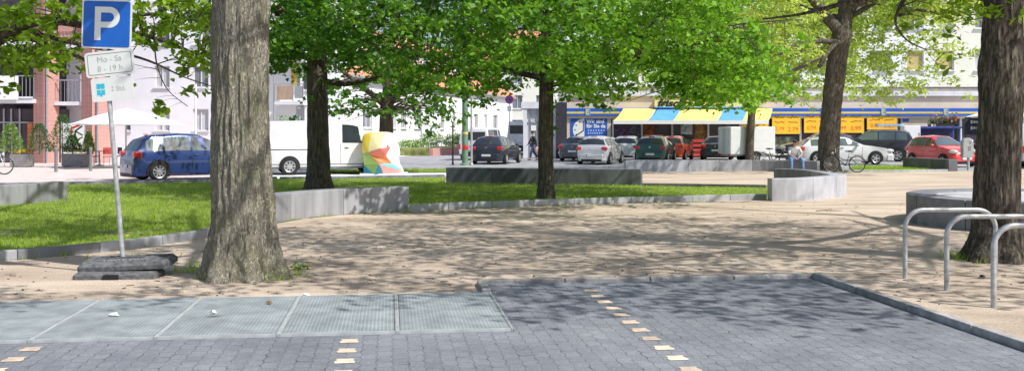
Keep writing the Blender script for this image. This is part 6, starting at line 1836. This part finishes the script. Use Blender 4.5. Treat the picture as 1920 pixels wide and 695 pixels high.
bush('round green bush in the front garden of the white row', 808, 79.5, 1.7, 1.25, M['leaf_bush'])
bush('pale loose bush at the road end of the front garden, by the lamp post', 848, 84, 2.2, 1.0, M['leaf_bush'])
bush('low spreading bush in the front garden beside the sculpture', 772, 76.5, 2.8, .6, M['leaf_bush'])
bush('dark bush in the front garden behind the thin stake', 862, 87, 1.5, 1.1, M['leaf_dark'])
bush('small bush under the balcony of the pale house, behind the van', 530, 60, 2.0, 2.7, M['leaf_bush'], 500, 0)
# closing house at the end of the side street
o = Vector((-6, 124, 0))
B = thing('row_house', 'cream house closing the far end of the side street', 'building', o)
hs = [(x, x + 1.3, z, z + 1.7) for x in (3, 6, 9, 12, 15, 18) for z in (1.6, 4.7, 7.8)]
facade(B, M['render_cream'], 0, 26, 0, 10.5, hs, .2)
for h in hs: window(B, *h, style='dark')
mb = MB(); mb.quad((-.4, -.4, 10.4), (26.4, -.4, 10.4), (26.4, 5, 15), (-.4, 5, 15)); mb.quad((26.4, 10, 10.4), (-.4, 10, 10.4), (-.4, 5, 15), (26.4, 5, 15)); mb.build('roof', M['roof_tile'], B)
mb = MB(); mb.box((13, 5.1, 5.2), (25.9, 9.6, 10.4)); mb.build('side_wall', M['render_cream'], B)

# -- grey pavilion
Y = 64.0
o = Vector(((981 - CX) / FOC * Y, Y, 0))
B = thing('pavilion', 'grey glazed entrance pavilion with flat roof beside the shop', 'building', o)
w = (1042 - 981) / FOC * Y
mb = MB(); mb.box((w / 2, 1.5, 3.42), (w + .25, 3.4, .42)); mb.build('roof', M['grey_slab'], B)
mb = MB()
for x in (.12, w * .62, w - .12): mb.box((x, 0, 1.6), (.24, .3, 3.2))
mb.build('frame', M['grey_slab'], B)
mb = MB(); mb.box((w / 2, .1, 1.6), (w - .3, .03, 3.15)); mb.build('glass', M['curtain'], B)
mb = MB()
for x in (w * .22, w * .42): mb.box((x, .05, 1.6), (.06, .06, 3.15))
mb.box((w / 2, .05, 2.3), (w - .3, .06, .07)); mb.build('glazing_bar', M['railing'], B)
mb = MB(); mb.box((w * .32, .03, 1.95), (.5, .02, .35)); mb.build('notice', M['sign_white'], B)
mb = MB(); mb.box((w + .36, .9, 1.8), (.70, 2.4, 3.6)); mb.build('shaded_gap', mat('shaded_gap_dark', (.035, .03, .045), .6, var=.2), B)  # dark block painted as the shaded recess between pavilion and shop

# -- shop building with flats above
YB = 67.0
o = Vector(((1062 - CX) / FOC * YB, YB, 0))
B = thing('shop_building', 'white block of flats with the blue and yellow striped shop below', 'building', o)
X = lambda px, Y=YB: (px - CX) / FOC * Y - o.x
Z = lambda py, Y=YB: EYE + (HY - py) / FOC * Y
xe = X(1920) + 12
hs = []
cols = [(1100, 1132), (1160, 1192), (1232, 1262), (1290, 1322), (1345, 1376), (1400, 1432), (1460, 1492), (1518, 1550), (1576, 1606), (1640, 1672), (1700, 1732), (1757, 1789), (1828, 1858), (1905, 1937), (1962, 1994), (2030, 2060)]
for i, (a, b_) in enumerate(cols):
    for k in range(3): hs.append((X(a), X(b_), Z(132) + 2.85 * k, Z(95) + 2.85 * k, k, i))
xc = X(1752)
facade(B, M['render_white'], 0, xc, Z(163), 14, [h for h in hs if h[1] < xc], .2)
facade(B, M['render_cream'], xc, xe, Z(163), 14, [h for h in hs if h[0] > xc], .2)
for h in hs: window(B, *h[:4], style='blind' if (h[4] == 0 and h[5] in (10, 11)) else ('dark' if (h[5] + h[4]) % 2 else 'curtain'), mull=0 if h[5] in (10, 11) and h[4] == 0 else 1)
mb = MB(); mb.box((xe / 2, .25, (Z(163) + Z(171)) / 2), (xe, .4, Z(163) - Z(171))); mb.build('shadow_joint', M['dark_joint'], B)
mb = MB(); mb.box((xe / 2, .12, (Z(171) + Z(180)) / 2), (xe, .5, Z(171) - Z(180))); mb.build('cornice', M['grey_slab'], B)
mb = MB(); mb.box((xe / 2, .2, (Z(180) + Z(203)) / 2), (xe, .3, Z(180) - Z(203) - .004)); mb.build('beige_fascia', M['beige'], B)
for z0, z1, m, nm in ((Z(203), Z(209.5), M['blue'], 'blue_band'), (Z(209.5), Z(213), M['yellow'], 'yellow_band'), (Z(213), Z(217), M['blue'], 'blue_band')):
    mb = MB(); mb.box((xe / 2, .12, (z0 + z1) / 2), (xe, .3, z0 - z1 - .002)); mb.build(nm, m, B)
mb = MB(); mb.box((xe / 2, .22, (Z(217) + Z(222)) / 2), (xe, .3, Z(217) - Z(222))); mb.build('head_panel', M['beige'], B)
mb = MB(); mb.box((xe / 2, .6, Z(222) / 2), (xe, .05, Z(222))); mb.build('shop_glass', M['shopglass'], B)
for pa, pb in ((1062, 1146), (1692, 1752)):
    mb = MB(); mb.box((X((pa + pb) / 2), .34, Z(222) / 2), (X(pb) - X(pa), .3, Z(222) - .004)); mb.build('beige_pier', M['beige'], B)
for px, pw, y0, y1, cc in ((1168, 26, 234, 262, (.10, .05, .14)), (1191, 20, 233, 258, (.10, .11, .16)), (1218, 24, 234, 262, (.30, .09, .05)), (1290, 22, 228, 252, (.55, .58, .64)), (1318, 26, 232, 262, (.34, .17, .05)), (1375, 22, 230, 262, (.10, .10, .14)), (1415, 40, 228, 243, (.85, .28, .03)),
                        (1640, 30, 247, 270, (.12, .12, .17)), (1590, 40, 252, 272, (.10, .08, .10)), (1474, 40, 256, 290, (.16, .18, .12))):
    mb = MB(); mb.box((X(px), .545, (Z(y0) + Z(y1)) / 2), (pw / 27.6, .04, Z(y0) - Z(y1))); mb.build('window_poster', mat('display', cc, .6, var=.45, scale=5), B)
mb = MB(); mb.box((xe / 2, .45, .2), (xe, .3, .4)); mb.build('plinth', M['planter'], B)
for px in (1150, 1205, 1262, 1330, 1390, 1443, 1504, 1561, 1622, 1686, 1757, 1806, 1870, 1925):
    mb = MB(); mb.box((X(px), .42, Z(222) / 2), (.12, .2, Z(222))); mb.build('shopfront_post', M['grey_slab'], B)
mb = MB(); mb.box((xe / 2, 6, 14.1), (xe + .5, 13, .2)); mb.build('roof', M['grey_slab'], B)
mb = MB(); mb.quad((0, 12, 0), (0, .75, 0), (0, .75, 14), (0, 12, 14)); mb.quad((xe, .75, 0), (xe, 12, 0), (xe, 12, 14), (xe, .75, 14)); mb.quad((xe, 12, 0), (0, 12, 0), (0, 12, 14), (xe, 12, 14)); mb.quad((0, .75, 0), (xe, .75, 0), (xe, .75, 4.6), (0, .75, 4.6)); mb.build('side_wall', M['render_white'], B)
# emblems on the bands
for px in (1102, 1656, 1773):
    mb = MB(); mb.box((X(px), -.05, Z(210)), (.36, .03, .5)); e_ = mb.build('emblem', mat('emblem_blue', (.12, .30, .62), .5), B)
    mb = MB(); x = X(px); stroke(mb, [(x - .09, Z(206)), (x + .09, Z(206))], .06, -.072); stroke(mb, [(x - .09, Z(210)), (x + .07, Z(210))], .06, -.072); stroke(mb, [(x - .09, Z(214)), (x + .09, Z(214))], .06, -.072); stroke(mb, [(x - .09, Z(205)), (x - .09, Z(215))], .06, -.073); mb.build('emblem_mark', M['yellow'], e_)
# shop name board
sn = thing('shop_sign', 'yellow shop name board with black italic lettering over the awning', 'sign', o + Vector((0, 0, 0)))
mb = MB(); mb.box((X(1314), -.10, Z(194.5)), (X(1402) - X(1227), .26, .48)); mb.build('board', M['sign_cream'], sn)
mb = MB(); mb.box((X(1314), -.12, Z(201)), (X(1402) - X(1227), .28, .07)); mb.build('light_blue_strip', mat('light_blue', (.25, .5, .75), .5), sn)
text_mesh('letters', 'frisch', M['ink'], sn, (X(1231), -.24, Z(194.3)), (PI / 2, 0, 0), .68, .006, .3, 'LEFT', 1.2, .028)
# awning
aw = thing('awning', 'yellow and blue striped shop awning with white valance', 'awning', o)
z1, z0, d = Z(203.5), Z(226, YB - 2.6), 2.6
st = [(1150, 1214, 0), (1214, 1262, 1), (1262, 1345, 0), (1345, 1392, 1), (1392, 1441, 0)]
mb = MB()
for a, b_, k in st:
    mb.mi = k
    xa, xb = X(a, YB - d) , X(b_, YB - d)
    n = 4
    for i in range(n):
        u0, u1 = i / n, (i + 1) / n
        f = lambda u: lerp(z1, z0, u) - .10 * math.sin(PI * u)
        sh = lambda u: .95 * (1 - u)
        mb.quad((xa + sh(u1), -.02 - d * u1, f(u1)), (xb + sh(u1), -.02 - d * u1, f(u1)), (xb + sh(u0), -.02 - d * u0, f(u0)), (xa + sh(u0), -.02 - d * u0, f(u0)))
mb.build('canvas', [M['aw_y'], M['aw_b']], aw)
xa, xb = X(1150, YB - d), X(1441, YB - d)
mb = MB(); mb.box(((xa + xb) / 2, -d - .03, z0 - .11), (xb - xa, .02, .24)); mb.build('valance', M['canvas'], aw)
mb = MB()
for x in (xa + .1, (xa + xb) / 2, xb - .1): mb.tube([(x, 0, z0 - .2), (x, -d, z0)], .025, 6)
mb.build('arm', M['steel'], aw)
# blue opening hours poster with the half clock
po = thing('clock_poster', 'blue shop poster with half a clock face and white words', 'poster', o)
x0, x1, zt, zb = X(1070), X(1139), Z(221.5), Z(262)
mb = MB(); mb.box(((x0 + x1) / 2, .17, (zt + zb) / 2), (x1 - x0, .03, zt - zb)); mb.build('sheet', M['blue'], po)
mb = MB(); mb.box(((x0 + x1) / 2, .178, zb - .28), (x1 - x0, .03, .55)); mb.build('lower_sheet', mat('pale_blue_sheet', (.5, .58, .72), .5), po)
cx, cz, r = X(1096), Z(243.5), .78
arc = [(cx + r * math.cos(a), cz + r * math.sin(a) * 1.0) for a in [PI / 2 + PI * k / 24 for k in range(25)]]
mb = MB(); mb.add([(a, .150, b_) for a, b_ in arc], [tuple(range(25))[::-1]]); mb.build('clock_face', M['sign_white'], po)
mb = MB(); stroke(mb, [(cx - .06, cz - .05), (cx - .62, cz - .42)], .07, .142); stroke(mb, [(cx - .06, cz - .05), (cx - .06, cz + .6)], .06, .143)
for k in range(1, 6):
    a = PI / 2 + PI * k / 6; stroke(mb, [(cx + r * .76 * math.cos(a), cz + r * .76 * math.sin(a)), (cx + r * .88 * math.cos(a), cz + r * .88 * math.sin(a))], .07, .144)
mb.build('clock_hands', M['ink'], po)
for i, s in enumerate(('Wir sind', 'für Sie da')): text_mesh('letters', s, M['sign_white'], po, (X(1100), .148, Z(227.5 + i * 9)), (PI / 2, 0, 0), .34, .004, 0, 'LEFT', 1.0, .012)
mb = MB()
for i, (py, ln) in enumerate(((244.5, 1.05), (249.5, .9))):
    for k in range(7): mb.box((X(1101) + .1 + k * ln / 6, .148, Z(py)), (.09, .006, .10))
mb.build('small_print', mat('pale_print', (.45, .6, .85), .5), po)
# orange price posters
def poster(px0, px1, py0, py1, label, price):
    t = thing('price_poster', label, 'poster', o, 0, 'orange price posters in the shop front')
    x0, x1, zt, zb = X(px0), X(px1), Z(py0), Z(py1)
    mb = MB(); mb.box(((x0 + x1) / 2, .045, (zt + zb) / 2), (x1 - x0, .02, zt - zb)); mb.build('sheet', M['orange'], t)
    mb = MB()
    for k in range(2):
        for row in (.17, .42):
            x = lerp(x0, x1, .08 + .48 * k); ln = (x1 - x0) * .36; z = lerp(zt, zb, row)
            pts = [(x + ln * j / 9, z + rnd.uniform(-.07, .07) * (1.4 if row < .3 else .7)) for j in range(10)]
            stroke(mb, pts, .05, .031)
    mb.build('scribble', M['poster_ink'], t)
    text_mesh('letters', price, M['poster_red'], t, (lerp(x0, x1, .74), .032, lerp(zt, zb, .78)), (PI / 2, 0, 0), .42, .003)
    text_mesh('letters', price, M['poster_red'], t, (lerp(x0, x1, .27), .032, lerp(zt, zb, .76)), (PI / 2, 0, 0), .36, .003)
poster(1390, 1440, 231, 250, 'orange poster half hidden by the awning and the trailer', '0.79')
poster(1448, 1501, 213, 251, 'orange price poster above the sitting man', '2.79')
poster(1508, 1559, 212, 249, 'orange price poster just left of the stout trunk', '0.79')
poster(1563, 1620, 212, 249, 'orange price poster just right of the stout trunk', '0.99')
poster(1626, 1682, 211, 243, 'orange price poster above the dark off-roader', '0.89')
mb = MB(); mb.box((0, 0, 0), (X(1704) - X(1693), .02, .42)); q = mb.build('notice', M['blue']); q.location = o + Vector((X(1700), .155, Z(219) - .12)); tag(q, 'small blue notice on the beige shop pier', 'sign')
# goods in front of the shop
def crate_stack(label, px, Y, w, d, n, m, h=.3):
    t = thing('goods_stand', label, 'stand', ((px - CX) / FOC * Y, Y, 0))
    for k in range(n):
        mb = MB(); z = .12 + k * h
        mb.box((0, 0, z), (w, d, .03)); mb.box((0, -d / 2, z + .1), (w, .03, .18)); mb.box((0, d / 2, z + .1), (w, .03, .18)); mb.box((w / 2, 0, z + .1), (.03, d - .04, .18)); mb.box((-w / 2, 0, z + .1), (.03, d - .04, .18)); mb.build('crate', m, t)
    mb = MB()
    for sx in (-1, 1):
        for sy in (-1, 1): mb.box((sx * w * .48, sy * d * .45, n * h / 2 + .1), (.04, .04, n * h + .2))
    mb.build('frame', M['black'], t)
crate_stack('red goods stand under the awning by the black car', 1310, 64.6, .9, .6, 4, mat('red_crate', (.5, .05, .04), .6))
crate_stack('low dark goods stand under the awning with fruit crates', 1285, 65.2, 1.0, .6, 4, mat('green_crate', (.05, .16, .06), .6))
crate_stack('orange goods stand behind the cars below the awning', 1225, 65.5, 1.2, .6, 5, mat('orange_crate', (.5, .16, .04), .6))
# covered cart shelter with blue trim, two white freezers, wire shelf
t = thing('trolley_shelter', 'blue shopping trolley shelter behind the red car', 'shelter', ((1756 - CX) / FOC * 64.5, 64.5, 0))
mb = MB(); mb.box((0, 0, 1.98), (2.8, 1.2, .14)); mb.build('roof_band', mat('deep_blue_band', (.03, .05, .26), .5, var=.3, scale=4), t, bevel=.02)
mb = MB(); mb.box((0, .5, 1.0), (2.7, .04, 1.9)); mb.build('back_panel', mat('navy_panel', (.02, .025, .10), .5, var=.3), t)
mb = MB()
for x in (-1.3, 1.3):
    for y in (-.5, .5): mb.box((x, y, .95), (.06, .06, 1.9))
mb.build('frame', M['blue'], t)
mb = MB()
for k in range(7):
    for z in (.5, .95): mb.box((-1.1 + k * .34, 0, z), (.03, .9, .03))
    mb.box((-1.1 + k * .34, -.4, .6), (.03, .03, 1.0)); mb.lathe([(.06, -.02), (.06, .02)], 10, 'Y', (-1.1 + k * .34, -.3, .08))
mb.build('trolley_row', M['steel'], t)
for px, lab, zz in ((1706, 'white freezer cabinet standing by the beige shop pier', 2.1),):
    t = thing('freezer_cabinet', lab, 'cabinet', ((px - CX) / FOC * 63.5, 63.5, 0))
    mb = MB(); mb.box((0, 0, .5), (1.05, .8, .9)); mb.box((0, 0, 1.53), (1.05, .8, 1.1)); mb.build('body', M['white'], t, bevel=.03)
    mb = MB(); mb.box((0, -.41, .98), (1.0, .02, .05)); mb.box((.44, -.42, 1.4), (.03, .03, .5)); mb.build('handle', M['planter'], t)
t = thing('wire_shelf', 'pale wire shelf standing before the shop front behind the off-roader', 'shelf', ((1668 - CX) / FOC * 64, 64, 0))
mb = MB()
for k in range(9): mb.box((-.8 + k * .2, -.25, 1.05), (.02, .02, 2.0))
for z in (.2, .6, 1.0, 1.4, 1.8, 2.05): mb.box((0, 0, z), (1.65, .55, .025))
mb.build('rack', M['steel'], t)
mb = MB(); mb.box((0, 0, 2.14), (1.7, .6, .12)); mb.build('header', mat('pale_blue_header', (.3, .5, .65), .5), t)
mb = MB()
for k in range(7): mb.ball((-.7 + k * .22, 0, .38), (.09, .12, .12), 8, 6); mb.ball((-.7 + k * .22, 0, .76), (.09, .12, .1), 8, 6)
mb.build('goods', mat('pale_goods', (.5, .5, .55), .6, var=.4, scale=6), t)
# hanging baskets / plants at the shop's dark corner
t = thing('flower_stand', 'stand of mixed potted flowers on the trolley shelter side of the shop', 'flower stand', ((1768 - CX) / FOC * 65.8, 65.8, 0))
mb = MB(); mb.box((0, 0, 2.25), (1.9, .5, .06)); mb.box((-.9, 0, 1.1), (.06, .4, 2.2)); mb.box((.9, 0, 1.1), (.06, .4, 2.2)); mb.box((0, 0, 1.2), (1.8, .5, .05)); mb.build('shelf', M['black'], t)
n = 500; leaves('foliage', np.stack([nrg.uniform(-.95, .95, n), nrg.uniform(-.3, .2, n), 2.28 + np.abs(nrg.normal(0, .25, n))], 1), np.full(n, .14), M['leaf_dark'], t, 'small')
n = 110; leaves('blossoms', np.stack([nrg.uniform(-.9, .9, n), nrg.uniform(-.35, .1, n), 2.35 + np.abs(nrg.normal(0, .25, n))], 1), np.full(n, .15), leaf_mat('pink_blossoms', (.6, .08, .12), (.8, .45, .5), .2, (1, 1, 1)), t, 'small')
# dark stall under the right parasol
t = thing('market_stall', 'dark navy stall with small white lettering under the right parasol', 'stall', ((1845 - CX) / FOC * 59, 59, 0))
navy = mat('stall_navy', (.018, .022, .045), .7, var=.3)
mb = MB(); mb.box((0, 0, 2.05), (2.3, .04, 1.05)); mb.build('banner_panel', navy, t)
mb = MB(); mb.box((0, .3, .55), (2.3, .7, 1.05)); mb.build('counter', navy, t, bevel=.02)
mb = MB()
for s in (-1, 1): mb.box((s * 1.12, 0, 1.0), (.06, .06, 2.1))
mb.build('post', M['black'], t)
mb = MB()
for row, (z, n) in enumerate(((2.28, 9), (1.92, 8))):
    for k in range(n):
        mb.box((-.75 + k * .17, -.024, z), (.11, .006, .13 if k % 3 else .19))
mb.build('letter_marks', mat('stall_white', (.6, .62, .66), .6), t)
t = thing('motor_scooter', 'dark motor scooter parked between the red car and the right trunk', 'scooter', ((1818 - CX) / FOC * 56, 56, 0), R(-60))
for x in (-.6, .65): wheel(t, (x, 0, .24), .24, .11, -1, 5)
mb = MB(); mb.ball((-.42, 0, .62), (.42, .17, .2), 12, 8); mb.box((.05, 0, .3), (.6, .28, .08)); mb.tube([(.35, 0, .35), (.5, 0, .7), (.42, 0, .98)], [.14, .13, .06], 10); mb.build('body', M['bikeblack'], t, smooth=50, bevel=.01)
mb = MB(); mb.ball((-.35, 0, .82), (.36, .14, .06), 12, 6); mb.build('seat', M['black'], t, smooth=60)
mb = MB(); mb.tube([(.4, -.3, 1.04), (.42, 0, 1.0), (.4, .3, 1.04)], .015, 8); mb.build('handlebar', M['chrome'], t)
mb = MB(); mb.ball((.50, 0, .88), (.07, .08, .08), 10, 7); mb.build('headlight', M['clear_lamp'], t, smooth=60)
mb = MB()
for s in (-1, 1): mb.ball((.38, s * .25, 1.2), (.02, .06, .045), 8, 6)
mb.build('mirror', M['chrome'], t, smooth=60)
mb = MB(); mb.tube([(.65, 0, .24), (.5, 0, .7)], .025, 8); mb.ball((.65, 0, .42), (.16, .07, .06), 10, 6); mb.build('fork', M['bikeblack'], t)

# ------------------------------------------------------------------ light, sky, camera
EL, AZ = R(50), (0.86, -0.51)
sd = Vector((AZ[0] * math.cos(EL), AZ[1] * math.cos(EL), math.sin(EL))).normalized()
sl = bpy.data.lights.new('sun', 'SUN'); sl.energy = 5.0; sl.angle = R(0.7); sl.color = (1.0, .97, .92)
so = bpy.data.objects.new('sun', sl); C.objects.link(so); so.rotation_euler = (-sd).to_track_quat('-Z', 'Y').to_euler(); so.location = sd * 60
w = bpy.data.worlds.new('World'); scene.world = w; w.use_nodes = True
nt = w.node_tree
sk = nt.nodes.new('ShaderNodeTexSky'); sk.sky_type = 'NISHITA'; sk.sun_disc = False; sk.sun_elevation = EL; sk.sun_rotation = math.atan2(AZ[0], AZ[1]); sk.dust_density = 2.0; sk.air_density = 1.0
nt.links.new(sk.outputs[0], nt.nodes['Background'].inputs['Color']); nt.nodes['Background'].inputs['Strength'].default_value = .15
cam = bpy.data.cameras.new('camera'); co = bpy.data.objects.new('camera', cam); C.objects.link(co)
co.location = (0, 0, EYE); co.rotation_euler = (PI / 2, 0, 0)
cam.sensor_width = 36; cam.lens = FOC / 1920 * 36; cam.shift_y = -(347.5 - HY) / 1920; cam.clip_end = 2000; cam.clip_start = .1
scene.camera = co
scene.render.engine = 'CYCLES'
scene.view_settings.view_transform = 'Standard'; scene.view_settings.look = 'None'; scene.view_settings.exposure = 0
scene.cycles.max_bounces = 6; scene.cycles.diffuse_bounces = 3; scene.cycles.transparent_max_bounces = 4
scene.cycles.use_denoising = True
